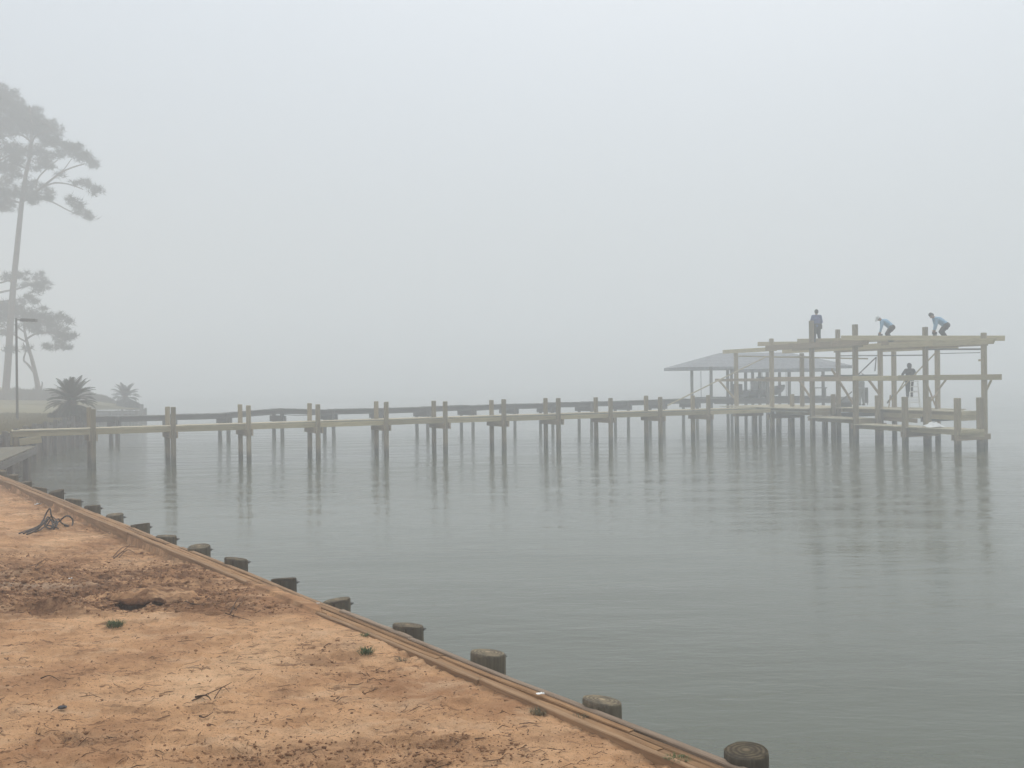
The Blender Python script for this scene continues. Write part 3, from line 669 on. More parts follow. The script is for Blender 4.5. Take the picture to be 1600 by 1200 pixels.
MB().box(-.5, -.02, -.25, .25, 2.0, 2.75).box(-.4, -.15, -.08, .08, 1.5, 2.0).build('outboard', M['lampmetal'], bo, bm4)

# ================================================================== HELPERS FOR VEGETATION
def tufts(n, centre, rad, L, wdt, rg, k=7, up=.35):
    """n needle tufts inside an ellipsoid: k thin triangles each"""
    d = rg.normal(size=(n, 3)); d /= np.linalg.norm(d, axis=1)[:, None]
    rr = rg.random(n) ** (1 / 2.4); c = np.array(centre) + d * rr[:, None] * np.array(rad)
    c = np.repeat(c, k, 0); dirs = rg.normal(size=(n * k, 3)); dirs[:, 2] += up; dirs /= np.linalg.norm(dirs, axis=1)[:, None]
    s = rg.normal(size=(n * k, 3)); s -= (s * dirs).sum(1)[:, None] * dirs; s /= np.linalg.norm(s, axis=1)[:, None]
    ln = L * rg.uniform(.6, 1.25, (n * k, 1)); a = c - s * wdt; b = c + s * wdt; e = c + dirs * ln
    V = np.stack([a, b, e], 1).reshape(-1, 3); return V
def crown(name, clusters, Y, parent, mat, rg, L=.5, wdt=.02, dens=26, dspread=2.2):
    Vs = []
    for (px, py, rx, ry) in clusters:
        c = P(px, py, Y + rg.normal() * dspread); k = Y / F; R3 = (rx * k, (rx + ry) / 2 * k * 1.1, ry * k)
        nsub = max(4, int(rx * ry / 9))
        for j in range(nsub):          # feathery: many small flattened sprays through the cluster's volume
            d = rg.normal(size=3); d /= np.linalg.norm(d); q = np.array(c) + d * np.array(R3) * rg.random() ** .45 * 1.05
            rs = rg.uniform(.15, .5); n = int(6 + 13 * rs)
            Vs.append(tufts(n, q, (rs * 1.3, rs * 1.3, rs * .6), L * rg.uniform(.7, 1.1), wdt, rg, 7, .5))
    V = np.concatenate(Vs); return fastmesh(name, V, np.arange(len(V)).reshape(-1, 3), mat, parent)
def limb(mb, pts, r0, r1, Y, n=6):
    q = smoothpath([P(x, y, Y + dy) for x, y, dy in pts], 4); m = len(q)
    mb.tube(q, [r0 + (r1 - r0) * i / (m - 1) for i in range(m)], n)

# ---- tall pine
rg = np.random.default_rng(5); YP = 88
tp = thing('pine_tree', P(8, 622, YP), 'tallest pine with a wide crown reaching the top left of the picture', 'tree', 'pines behind the lawn')
mb = MB(); tr = smoothpath([P(8, 626, YP), P(13, 560, YP), P(19, 470, YP), P(27, 385, YP), P(34, 318, YP), P(41, 270, YP), P(48, 238, YP), P(49, 205, YP), P(46, 165, YP)], 5)
mb.tube(tr, [.34 - .26 * i / (len(tr) - 1) for i in range(len(tr))], 9); mb.build('trunk', M['bark'], tp, smooth=True)
mb = MB()
for pts, r0, r1 in (([(36, 310, 0), (58, 298, -1), (75, 285, -2), (95, 270, -2), (112, 262, -2), (132, 256, -2)], .14, .05), ([(66, 293, -1), (85, 286, -2), (108, 288, -3), (130, 296, -3)], .09, .04),
    ([(35, 314, 0), (58, 310, 1), (80, 315, 2), (105, 328, 2), (124, 336, 2)], .10, .04), ([(56, 294, 0), (60, 278, 1), (75, 262, 1), (90, 250, 1)], .08, .04), ([(95, 270, -2), (102, 262, -2), (112, 248, -2)], .05, .03),
    ([(42, 264, 0), (20, 256, 2), (0, 262, 3), (-25, 270, 3)], .11, .05), ([(49, 235, 0), (52, 218, -1), (62, 208, -2), (78, 205, -2)], .09, .04), ([(49, 222, 0), (30, 210, 1), (0, 215, 2), (-30, 225, 2)], .1, .04),
    ([(46, 245, 0), (25, 240, -2), (0, 250, -3), (-35, 262, -3)], .09, .04), ([(49, 205, 0), (35, 185, 1), (10, 170, 1)], .08, .03), ([(49, 200, 0), (66, 190, -1), (85, 205, -1)], .07, .03), ([(34, 318, 0), (10, 312, 1), (-20, 320, 1)], .1, .04)):
    limb(mb, pts, r0, r1, YP)
mb.build('limbs', M['bark'], tp, smooth=True)
cl = [(-45, 165, 45, 34), (-15, 150, 34, 22), (8, 152, 22, 18), (15, 175, 34, 22), (40, 180, 28, 20), (58, 195, 26, 18), (74, 206, 22, 16), (30, 200, 34, 14), (-5, 200, 36, 20), (86, 222, 14, 14), (72, 222, 16, 9),
    (108, 232, 12, 12), (118, 238, 14, 12), (133, 244, 14, 11), (145, 256, 9, 9), (122, 286, 10, 5), (136, 290, 12, 7), (150, 297, 11, 8), (111, 314, 8, 6), (120, 322, 11, 10), (128, 333, 10, 8), (138, 340, 7, 5),
    (8, 232, 26, 10), (30, 238, 22, 9), (55, 234, 18, 9), (75, 248, 14, 8), (90, 243, 10, 6), (60, 258, 18, 9), (78, 262, 9, 5), (92, 272, 6, 5), (25, 250, 20, 8), (2, 262, 22, 10), (20, 270, 18, 8), (-30, 250, 30, 18), (-40, 210, 35, 25),
    (5, 285, 14, 8), (25, 300, 14, 10), (8, 305, 16, 10), (10, 324, 14, 7), (-20, 310, 25, 14), (55, 292, 12, 9), (68, 305, 14, 9), (50, 312, 14, 9), (40, 300, 8, 8), (78, 309, 7, 5), (0, 318, 18, 10)]
crown('crown', cl, YP, tp, M['needle'], rg)
# ---- leaning pine
p2 = thing('pine_tree', P(60, 622, YP + 2), 'low leaning pine with forked trunk standing behind the lamp post', 'tree', 'pines behind the lawn')
mb = MB(); tr = smoothpath([P(61, 622, YP + 2), P(60, 610, YP + 2), P(56, 588, YP + 2), P(50, 562, YP + 2), P(43, 538, YP + 2), (P(38, 512, YP + 2)), P(40, 490, YP + 2)], 4)
mb.tube(tr, [.40, .36, .31, .28] + [.26 - .2 * i / (len(tr) - 5) for i in range(len(tr) - 4)], 8); mb.build('trunk', M['bark'], p2, smooth=True)
mb = MB()
for pts, r0, r1 in (([(53, 582, 0), (44, 570, 0), (37, 562, 1), (40, 548, 1), (36, 535, 1)], .12, .04), ([(41, 530, 0), (55, 522, -1), (75, 520, -1), (95, 522, -1)], .1, .04), ([(39, 510, 0), (55, 502, 1), (85, 505, 1)], .09, .03),
    ([(42, 535, 0), (25, 525, 0), (5, 510, 0)], .1, .04), ([(63, 612, 0), (66, 600, 0), (65, 596, 0)], .1, .03), ([(39, 520, 0), (20, 505, 1), (0, 490, 1)], .08, .03)): limb(mb, pts, r0, r1, YP + 2)
mb.build('limbs', M['bark'], p2, smooth=True)
cl = [(12, 478, 24, 12), (0, 500, 18, 12), (30, 488, 22, 10), (48, 495, 18, 10), (62, 497, 18, 9), (68, 483, 5, 4), (80, 503, 16, 12), (92, 495, 7, 7), (88, 515, 16, 10), (106, 506, 7, 9), (104, 526, 12, 9), (94, 532, 12, 8), (98, 543, 5, 5), (106, 544, 5, 4), (72, 541, 6, 4), (82, 544, 7, 4), (40, 508, 14, 7), (58, 512, 14, 7), (8, 520, 14, 8), (62, 520, 8, 4), (15, 545, 12, 5), (45, 545, 8, 4)]
crown('crown', cl, YP + 2, p2, M['needle'], rg)
# ---- pine whose trunk stands outside the frame
p3 = thing('pine_tree', P(-45, 622, YP + 6), 'pine reaching two dense foliage clumps in from the left edge', 'tree', 'pines behind the lawn')
mb = MB(); tr = smoothpath([P(-45, 624, YP + 6), P(-42, 540, YP + 6), P(-36, 450, YP + 6), P(-38, 390, YP + 6)], 4); mb.tube(tr, [.34 - .25 * i / (len(tr) - 1) for i in range(len(tr))], 8); mb.build('trunk', M['bark'], p3, smooth=True)
mb = MB()
for pts, r0, r1 in (([(-38, 470, 0), (0, 457, 0), (25, 452, 0), (45, 446, 0), (60, 445, 0)], .12, .04), ([(-38, 450, 0), (0, 442, 0), (15, 438, 0), (36, 432, 0)], .1, .04), ([(-38, 480, 0), (10, 470, 0), (45, 466, 0)], .1, .03)): limb(mb, pts, r0, r1, YP + 6)
mb.build('limbs', M['bark'], p3, smooth=True)
crown('crown', [(62, 436, 12, 11), (66, 447, 12, 10), (55, 452, 9, 7), (37, 430, 8, 8), (12, 433, 10, 7), (24, 430, 8, 6), (38, 446, 7, 5), (45, 464, 9, 5), (36, 470, 7, 5), (55, 474, 4, 3), (-30, 430, 30, 20), (-40, 400, 25, 20), (-55, 460, 25, 14)], YP + 6, p3, M['needle'], rg)

# ---- sago palms
def frond_mesh(name, L, droop, rg):
    V = []; Fc = []; n = 16
    for i in range(n + 1):
        u = i / n; x = L * u * (1 - .12 * droop * u); z = L * (.55 * u - (.35 + .45 * droop) * u * u)
        V += [(x, -.012 * (1 - u) - .004, z), (x, .012 * (1 - u) + .004, z)]
        if i: k = 2 * i; Fc.append((k - 2, k - 1, k + 1, k))
    for i in range(1, n):
        u = i / n; x, _, z = V[2 * i]; ll = .21 * math.sin(math.pi * (.12 + .86 * u)) * L + .02
        for s in (0, 1):
            b = len(V); sg = 2 * s - 1; V += [(x + ll * .62, sg * ll * .72, z + ll * .22), (x + ll * .50, sg * ll * .70, z + ll * .20)]; Fc.append((2 * i + s, 2 * i + 2 + s, b, b + 1))
    me = bpy.data.meshes.new(name); me.from_pydata(V, [], Fc); me.materials.append(M['frond']); return me
def sago(loc, size, label, seed, trunk_h):
    rr = random.Random(seed); rg = np.random.default_rng(seed)
    t_ = thing('sago_palm', loc, label, 'palm', 'sago palms on the lawn edge')
    mb = MB(); n = 12
    mb.tube([loc, loc + Vector((0, 0, trunk_h * .5)), loc + Vector((0, 0, trunk_h))], [.24 * size, .27 * size, .16 * size], 10)
    mb.build('trunk', M['bark'], t_)
    ms = [frond_mesh('frond', 1.15 * size, d, rg) for d in (-.15, .2, .6)]
    for ring, (cnt, el, mi) in enumerate(((6, 72, 0), (13, 58, 0), (17, 42, 1), (19, 26, 1), (20, 6, 1), (18, -14, 2), (14, -32, 2))):
        for k in range(cnt):
            az = 2 * math.pi * (k + rr.uniform(-.25, .25)) / cnt + ring * .4; e = R(el - 22 + rr.uniform(-9, 9)); s = rr.uniform(.82, 1.1) * (.85 if ring == 0 else 1)
            m = Matrix.Translation(loc + Vector((0, 0, trunk_h - .05 * ring * size))) @ Matrix.Rotation(az, 4, 'Z') @ Matrix.Rotation(-e, 4, 'Y') @ Matrix.Scale(s, 4)
            link(bpy.data.objects.new('frond', ms[mi]), t_, m)
    return t_
l1 = P(112, 648, 50); l1.z = lawn_z(l1.x, l1.y); sago(l1, 1.14, 'larger dark sago palm near the lamp post', 3, P(112, 623, 50).z - l1.z)
l2 = P(196, 637, 83); l2.z = lawn_z(l2.x, l2.y); sago(l2, 1.12, 'smaller hazy sago palm at the bulkhead corner', 9, P(196, 617, 83).z - l2.z)
# low evergreen mounds at the feet of the palms
def mound(name, loc, rx, ry, rz, label, seed, n=900):
    rg = np.random.default_rng(seed); t_ = thing(name, loc, label, 'shrub', 'low shrubs on the lawn edge')
    V = tufts(n, loc + Vector((0, 0, rz * .3)), (rx, ry, rz), .22, .04, rg, 6, .6); V[:, 2] = np.maximum(V[:, 2], loc.z - .15)
    fastmesh('foliage', V, np.arange(len(V)).reshape(-1, 3), M['frond'], t_)
    mb = MB()
    for k in range(5):
        a = k * 1.3; mb.tube([loc - Vector((0, 0, .05)), loc + Vector((math.cos(a) * rx * .5, math.sin(a) * ry * .5, rz * .7))], [.03, .01], 5)
    mb.build('stems', M['bark'], t_)
a = P(104, 648, 50.3); a.z = lawn_z(a.x, a.y) - .05; mound('shrub', a, .95, .6, .36, 'dark rounded shrub under the larger sago palm', 31)
a = P(206, 640, 81.8); a.z = lawn_z(a.x, a.y) - .05; mound('shrub', a, .7, .5, .42, 'pale hazy shrub under the smaller sago palm', 33, 600)
# brush along the far side of the lawn
n = 16000; rg = np.random.default_rng(8); px = rg.uniform(-120, 182, n); yy = rg.uniform(87, 97, n); xx = (px - 793) / F * yy
zz = np.array([lawn_z(a, b) for a, b in zip(xx, yy)]); hh = rg.uniform(.3, 1.0, n) * (.85 + .25 * np.sin(px * .09) ** 2) * np.clip((190 - px) / 60, .25, 1)
an = rg.uniform(0, 6.28, n); wv = .06; V = np.stack([np.stack([xx - wv, yy, zz - .05], -1), np.stack([xx + wv, yy + .02, zz - .05], -1), np.stack([xx + .22 * np.cos(an), yy + .22 * np.sin(an), zz + hh], -1)], 1).reshape(-1, 3)
o = fastmesh('tall_brush', V, np.arange(3 * n).reshape(-1, 3), M['drygrass']); tag(o, 'band of tall dry brush along the back of the lawn', 'brush', kind='stuff')
# lawn blades near the shore edge
n = 14000; yy = rg.uniform(36, 62, n); xx = np.array([xwall(b) for b in yy]) - .15 - rg.random(n) ** 1.6 * 9
zz = np.array([lawn_z(a, b) for a, b in zip(xx, yy)]); hh = rg.uniform(.04, .16, n); an = rg.uniform(0, 6.28, n)
V = np.stack([np.stack([xx - .025, yy, zz - .02], -1), np.stack([xx + .025, yy, zz - .02], -1), np.stack([xx + .06 * np.cos(an), yy + .06 * np.sin(an), zz + hh], -1)], 1).reshape(-1, 3)
o = fastmesh('lawn_grass', V, np.arange(3 * n).reshape(-1, 3), leafmat('lawn_blade', (.15, .13, .06), (.25, .215, .11))); tag(o, 'short dry grass blades of the neighbouring lawn', 'grass', kind='stuff')

# ---- lamp post
lb = P(27, 652, 48); lb.z = lawn_z(lb.x, lb.y) - .05; lt = P(26, 497, 48)
lp = thing('lamp_post', lb, 'slim dark lamp post with a flat box head standing on the lawn', 'lamp')
lx = lt.x
MB().tube([lb, Vector((lb.x, lb.y, lt.z))], [.065, .052], 10).build('pole', M['lampmetal'], lp)
MB().tube([Vector((lb.x, lb.y, lt.z - .09)), Vector((lb.x + .25, lb.y, lt.z - .09))], .03, 8).build('arm', M['lampmetal'], lp)
hd = MB(); m = Matrix.Translation((lb.x + .2, lb.y, lt.z - .1)) @ Matrix.Rotation(R(2), 4, 'Y')
hd.add([m @ Vector(v) for v in ((0, -.07, -.06), (.12, -.15, -.08), (.8, -.15, -.08), (.8, .15, -.08), (.12, .15, -.08), (0, .07, -.06), (0, -.07, .05), (.12, -.15, .08), (.8, -.15, .07), (.8, .15, .07), (.12, .15, .08), (0, .07, .05))],
    [(5, 4, 3, 2, 1, 0), (6, 7, 8, 9, 10, 11), (0, 1, 7, 6), (1, 2, 8, 7), (2, 3, 9, 8), (3, 4, 10, 9), (4, 5, 11, 10), (5, 0, 6, 11)])
hd.build('lamp_head', M['lampmetal'], lp)
MB().box(.2, .7, -.1, .1, -.095, -.078, m=m).build('lens', M['alu'], lp)
MB().box(lb.x - .13, lb.x + .13, lb.y - .13, lb.y + .13, lb.z, lb.z + .09).build('base', M['lampmetal'], lp)

# ================================================================== PEOPLE
SK = flat('skin', (.30, .17, .115), .6, .3, .1); HAIR = flat('dark_hair', (.02, .017, .015), .8, .2)
def cone(mb, a, b, ra, rb, n=12):
    a = Vector(a); b = Vector(b); d = (b - a); L = d.length; d = d / L if L > 1e-6 else Vector((0, 0, 1))
    pts = [a - d * ra * .96, a - d * ra * .7, a - d * ra * .3, a]; rd = [ra * .2, ra * .71, ra * .95, ra]
    pts += [b, b + d * rb * .3, b + d * rb * .7, b + d * rb * .96]; rd += [rb, rb * .95, rb * .71, rb * .2]
    mb.tube(pts, rd, n)
def remesh(o, v, sm=3):
    m = o.modifiers.new('fuse', 'REMESH'); m.mode = 'VOXEL'; m.voxel_size = v; m.use_smooth_shade = True
    s = o.modifiers.new('soft', 'SMOOTH'); s.iterations = sm; s.factor = .5
def person(loc, face, J, label, shirt, trousers, hat=None, belt=None, hood=False):
    """J: joints in the person's own frame (x right, y forward, z up from the feet)"""
    t_ = thing('person', loc, label, 'person', 'workers on the boathouse frame'); m4 = Matrix.Translation(loc) @ Matrix.Rotation(face, 4, 'Z') @ Matrix.Scale(1.05, 4)
    g = {k: Vector(v) for k, v in J.items()}
    hd = g['head']; nk = g['neck']; fw = g.get('look', Vector((0, 1, 0))).normalized(); up = (hd - nk).normalized(); fw = (fw - up * fw.dot(up)).normalized(); rt = fw.cross(up)
    b = MB()
    cone(b, nk - up * .03, nk + up * .06, .055, .052)
    cone(b, hd + up * .035 - fw * .012, hd - up * .03 + fw * .012, .092, .074); cone(b, hd - up * .06 + fw * .045, hd - up * .075 + fw * .05, .048, .04)   # skull, jaw
    cone(b, hd + fw * .085 + up * .005, hd + fw * .108 - up * .025, .011, .015, 8)                                                                        # nose
    for s in (-1, 1):
        cone(b, hd + rt * s * .085 - fw * .005 + up * .012, hd + rt * s * .088 - fw * .008 - up * .022, .016, .012, 8)                                    # ears
        cone(b, hd + fw * .078 + rt * s * .034 + up * .03, hd + fw * .078 + rt * s * .02 + up * .03, .012, .012, 8)                                        # brow
    cone(b, hd + fw * .086 - up * .055 - rt * .02, hd + fw * .086 - up * .055 + rt * .02, .009, .009, 8)                                                   # lips
    for k in 'lr':
        cone(b, g['sh_' + k], g['el_' + k], .05, .042); cone(b, g['el_' + k], g['wr_' + k], .04, .028)
        cone(b, g['hip_' + k], g['kn_' + k], .075, .055); cone(b, g['kn_' + k], g['an_' + k], .054, .038)
        d = (g['wr_' + k] - g['el_' + k]).normalized(); s = d.orthogonal().normalized() if abs(d.z) < .9 else (Vector((0, 1, 0)) - d * d.y).normalized(); q = d.cross(s)
        pc = g['wr_' + k] + d * .045
        for j in (-.03, -.01, .01, .03): cone(b, g['wr_' + k] + d * .01 + s * j * .7, g['wr_' + k] + d * .085 + s * j, .014, .012, 8)
        for j, ln in ((-.033, .055), (-.011, .072), (.011, .078), (.033, .068)):
            a = g['wr_' + k] + d * .09 + s * j; e = a + d * ln * .5 + q * .012; cone(b, a, e, .0095, .009, 8); cone(b, e, e + (d * .8 + q * .6).normalized() * ln * .5, .009, .0075, 8)
        a = g['wr_' + k] + d * .03 + s * .035; e = a + (d * .6 + s * .7).normalized() * .04; cone(b, a, e, .012, .011, 8); cone(b, e, e + d * .035 + q * .01, .011, .009, 8)
    pel = (g['hip_l'] + g['hip_r']) / 2; ch = g['chest']
    cone(b, pel, ch, .11, .12); cone(b, g['sh_l'], g['sh_r'], .055, .055); cone(b, ch, nk, .11, .06)
    remesh(b.build('body', SK, t_, m4), .0085, 2)
    b = MB()
    ax = (g['sh_r'] - g['sh_l']).normalized(); hx = (g['hip_r'] - g['hip_l']).normalized()
    for s in (-1, 1): cone(b, pel + hx * s * .055 + (ch - pel) * .12, ch + ax * s * .075, .115, .118); cone(b, ch + ax * s * .075, nk + ax * s * .06 - (nk - ch) * .25, .115, .07)
    cone(b, pel + (ch - pel) * .05, ch, .15, .155); cone(b, ch, nk - (nk - ch) * .3, .14, .09); cone(b, g['sh_l'] + ax * .02, g['sh_r'] - ax * .02, .082, .082)
    for k in 'lr': cone(b, g['sh_' + k], g['el_' + k], .08, .064); cone(b, g['el_' + k], g['wr_' + k] - (g['wr_' + k] - g['el_' + k]) * .08, .062, .046)
    if hood: cone(b, nk - fw * .03, nk - fw * .07 - up * .02, .09, .08); cone(b, hd + up * .03 - fw * .02, hd - up * .05 - fw * .025, .118, .105)
    remesh(b.build('shirt', shirt, t_, m4), .014, 3)
    b = MB()
    cone(b, g['hip_l'], g['hip_r'], .135, .135)
    for k in 'lr': cone(b, g['hip_' + k], g['kn_' + k], .125, .092); cone(b, g['kn_' + k], g['an_' + k] + (g['kn_' + k] - g['an_' + k]) * .06, .09, .072)
    remesh(b.build('trousers', trousers, t_, m4), .014, 3)
    b = MB()
    for k in 'lr':
        a = g['an_' + k]; tf = g.get('toe', Vector((0, 1, 0))); cone(b, a, Vector((a.x, a.y, .05)) - tf * .04, .058, .05); cone(b, Vector((a.x, a.y, .045)) - tf * .05, Vector((a.x, a.y, .038)) + tf * .14, .047, .038)
    remesh(b.build('boots', M['lampmetal'], t_, m4), .012, 2)
    b = MB()
    if hat:
        cone(b, hd + up * .06 - fw * .012, hd + up * .05 - fw * .01, .102, .104); cone(b, hd + up * .058 + fw * .06, hd + up * .05 + fw * .16, .06, .045)
        o = b.build('cap', hat, t_, m4)
    else:
        cone(b, hd + up * .055 - fw * .02, hd + up * .0 - fw * .035, .1, .09); o = b.build('hair', HAIR, t_, m4)
    remesh(o, .012, 2)
    if belt:
        b = MB(); bw = pel + (ch - pel) * .22
        for k in range(16):
            a0 = 2 * math.pi * k / 16; b.box(-.035, .035, -.012, .012, -.03, .03, m=Matrix.Translation(bw + Vector((math.cos(a0) * .175, math.sin(a0) * .135, 0))) @ Matrix.Rotation(a0 + math.pi / 2, 4, 'Z'))
        for s in (-1, 1): cone(b, bw + hx * s * .20 + Vector((0, -.02, -.06)), bw + hx * s * .215 + Vector((0, -.02, -.2)), .075, .06)
        b.build('tool_belt', belt, t_, m4)
    return t_
BLUEGREY = flat('faded_blue_shirt', (.075, .105, .25), .9, .1, .15); LIGHTBLUE = flat('light_blue_shirt', (.27, .46, .62), .9, .1, .1); BLACK = flat('black_hoodie', (.018, .018, .022), .9, .1)
DKJEAN = flat('dark_trousers', (.022, .025, .034), .9, .1); BROWN = flat('brown_trousers', (.045, .036, .028), .9, .1); OLIVE = flat('olive_trousers', (.055, .058, .05), .9, .1); GREYW = flat('grey_work_clothes', (.30, .31, .30), .9, .1); LEATH = flat('tool_leather', (.035, .03, .028), .8, .2)
stand = dict(head=(0, .03, 1.60), neck=(0, 0, 1.45), chest=(0, -.005, 1.22), sh_l=(-.18, -.01, 1.39), sh_r=(.18, -.01, 1.39), el_l=(-.26, .06, 1.10), wr_l=(-.12, .27, 1.05), el_r=(.25, .02, 1.10), wr_r=(.22, .20, .98),
    hip_l=(-.09, 0, .92), hip_r=(.09, 0, .92), kn_l=(-.10, .03, .50), kn_r=(.11, .02, .50), an_l=(-.11, 0, .09), an_r=(.15, .0, .09), look=(-.3, 1, -.35))
f1 = AB(RA, bline(1273, 540, RA)) + PD * .0; f1.z = 5.035
Jw = dict(stand); f1 = P(1276, 531, C_.y + .1); f1.z = 4.98
person(f1, R(-8), Jw, 'worker in faded blue shirt and dark trousers standing upright on the top beam', BLUEGREY, DKJEAN, None, LEATH)
bend = dict(head=(0, .50, 1.10), neck=(0, .38, 1.02), chest=(0, .20, .92), sh_l=(-.18, .34, .97), sh_r=(.18, .34, .97), el_l=(-.19, .42, .70), wr_l=(-.14, .46, .46), el_r=(.20, .34, .70), wr_r=(.13, .42, .46),
    hip_l=(-.10, -.08, .66), hip_r=(.10, -.08, .66), kn_l=(-.14, .16, .38), kn_r=(.14, .12, .38), an_l=(-.13, -.04, .09), an_r=(.13, -.10, .09), look=(0, .75, -.65))
f2 = P(1391, 540, 46.9); f2.z = 4.885
person(f2, R(80), bend, 'bending worker in light blue shirt and pale cap, left of the two crouched on top', LIGHTBLUE, BROWN, M['white'], LEATH)
f3 = P(1476, 540, 45.3); f3.z = 4.885
bend3 = dict(bend); bend3.update(head=(0.02, .56, 1.10), neck=(0, .44, 1.01), chest=(0, .24, .90), sh_l=(-.18, .40, .96), sh_r=(.18, .40, .96))
person(f3, R(86), bend3, 'bending worker in light blue shirt and bare dark hair, nearest the right end', LIGHTBLUE, OLIVE, None, LEATH)
f4 = P(1421.5, 628, 50.4); f4.z = 2.05
climb = dict(stand); climb.update(el_l=(-.30, .12, 1.18), wr_l=(-.24, .36, 1.14), el_r=(.32, .12, 1.2), wr_r=(.26, .36, 1.16), look=(.1, 1, -.3), kn_l=(-.09, .06, .5), an_r=(.09, 0, .09), kn_r=(.09, .05, .5))
person(f4, R(-5), climb, 'worker in black hood standing on the stepladder', BLACK, DKJEAN, None, None, True)
f5 = P(1346, 633, 54.5); f5.z = 1.555
reach = dict(stand); reach.update(head=(0.02, .12, 1.52), neck=(0, .05, 1.40), el_l=(-.36, .10, 1.5), wr_l=(-.22, .2, 1.72), el_r=(.38, .10, 1.50), wr_r=(.22, .2, 1.70), look=(0, 1, .2))
person(f5, R(15), reach, 'worker in pale grey clothes with raised arms under the mid-height beam', GREYW, GREYW, M['white'], None)
# nailers held on the beam
for f, ang in ((f2, R(80)), (f3, R(86))):
    m = Matrix.Translation(f) @ Matrix.Rotation(ang, 4, 'Z'); nl = thing('nail_gun', (m @ Vector((0, .5, .33))), 'dark nail gun in the hands of the capped bending worker' if f is f2 else 'dark nail gun in the hands of the bareheaded bending worker', 'tool')
    MB().box(-.05, .05, .36, .56, .28, .39).box(-.035, .035, .46, .53, .12, .28).build('tool_body', M['lampmetal'], nl, m)
    MB().box(-.025, .025, .37, .43, .16, .28).build('magazine', M['metal'], nl, m)

# ---- stepladder
la = P(1429, 637, 49.9); la.z = 1.555; lad = thing('stepladder', la, 'white aluminium stepladder under the black hooded worker', 'ladder')
m = Matrix.Translation(la) @ Matrix.Rotation(R(-20), 4, 'Z')
for s in (-1, 1):
    a = m @ Vector((s * .27, -.28, 0)); b = m @ Vector((s * .17, .0, 1.36)); board('front_rail', a, b, .04, .09, M['white'], lad, up=m.to_3x3() @ Vector((0, 1, 0)))
    a = m @ Vector((s * .25, .42, 0)); b = m @ Vector((s * .16, .04, 1.3)); board('rear_rail', a, b, .03, .06, M['white'], lad, up=m.to_3x3() @ Vector((0, 1, 0)))
for k in range(1, 5):
    u = k / 5; h = .27 - .1 * u; board('step', m @ Vector((-h, -.28 * (1 - u), 1.36 * u)), m @ Vector((h, -.28 * (1 - u), 1.36 * u)), .09, .045, M['white'], lad)
board('top_step', m @ Vector((-.2, .02, 1.37)), m @ Vector((.2, .02, 1.37)), .17, .05, M['white'], lad)
for k in (.3, .65): board('rear_bar', m @ Vector((-.22, .42 - .38 * k, 1.3 * k)), m @ Vector((.22, .42 - .38 * k, 1.3 * k)), .02, .03, M['alu'], lad)
# plywood offcut standing beside the grey worker
q = P(1352.5, 633, 55.2); q.z = 1.56; pl = thing('plywood_panel', q, 'grey plywood panel on legs beside the pale grey worker', 'panel')
MB().box(-.16, .14, -.02, .02, .12, 1.0, m=Matrix.Translation(q)).build('sheet', M['oldwood'], pl)
for dx in (-.13, .11): board('leg', q + Vector((dx, .03, 0)), q + Vector((dx, .03, .9)), .04, .05, M['oldwood'], pl)
q = AB(1.1, (b_C + b_B) / 2, 1.365); ls = thing('lumber_stack', q, 'short stack of pale loose boards on the stepped deck by the pier end', 'lumber')
for k, (da, dz, L) in enumerate(((-.25, .02, 2.3), (-.05, .02, 2.6), (.15, .022, 2.1), (-.14, .06, 2.4), (.07, .061, 1.9))):
    board('loose_board', q + PD * da - ED * L * .45 + Vector((0, 0, dz)), q + PD * (da + .03 * (k % 3 - 1)) + ED * L * .5 + Vector((0, 0, dz)), .14, .038, M['paledeck'], ls)
q = AB(3.2, b_D + .9, 1.525); tb = thing('tool_box', q, 'dark tool box on the deck left of the raised-arm worker', 'tool box'); m = Matrix.Translation(q) @ Matrix.Rotation(.4, 4, 'Z')
MB().box(-.32, .32, -.16, .16, 0, .24, m=m).build('case', M['lampmetal'], tb); MB().box(-.33, .33, -.17, .17, .245, .31, m=m).build('lid', M['hull'], tb)
MB().tube([m @ Vector(v) for v in ((-.14, 0, .31), (-.14, 0, .37), (.14, 0, .37), (.14, 0, .31))], .012, 6).build('handle', M['metal'], tb)
# crumpled sheet on the low dock
q = AB(.75, bline(1458, 662, .75), .855); rg = np.random.default_rng(2); n = 14
V = []
for i in range(n):
    for j in range(n):
        u, v = i / (n - 1) * 2 - 1, j / (n - 1) * 2 - 1; r_ = max(0, 1 - (u * u + v * v) ** .5 * .85)
        V.append((q.x + u * .42 + rg.normal() * .02, q.y + v * .5 + rg.normal() * .02, q.z + .01 + .22 * r_ * (1 + .6 * rg.normal() * .5)))
o = mesh('plastic_sheet', V, [(i * n + j, (i + 1) * n + j, (i + 1) * n + j + 1, i * n + j + 1) for i in range(n - 1) for j in range(n - 1)], M['white'], None, None, True)
tag(o, 'crumpled white plastic sheet lying on the low dock', 'plastic sheet')

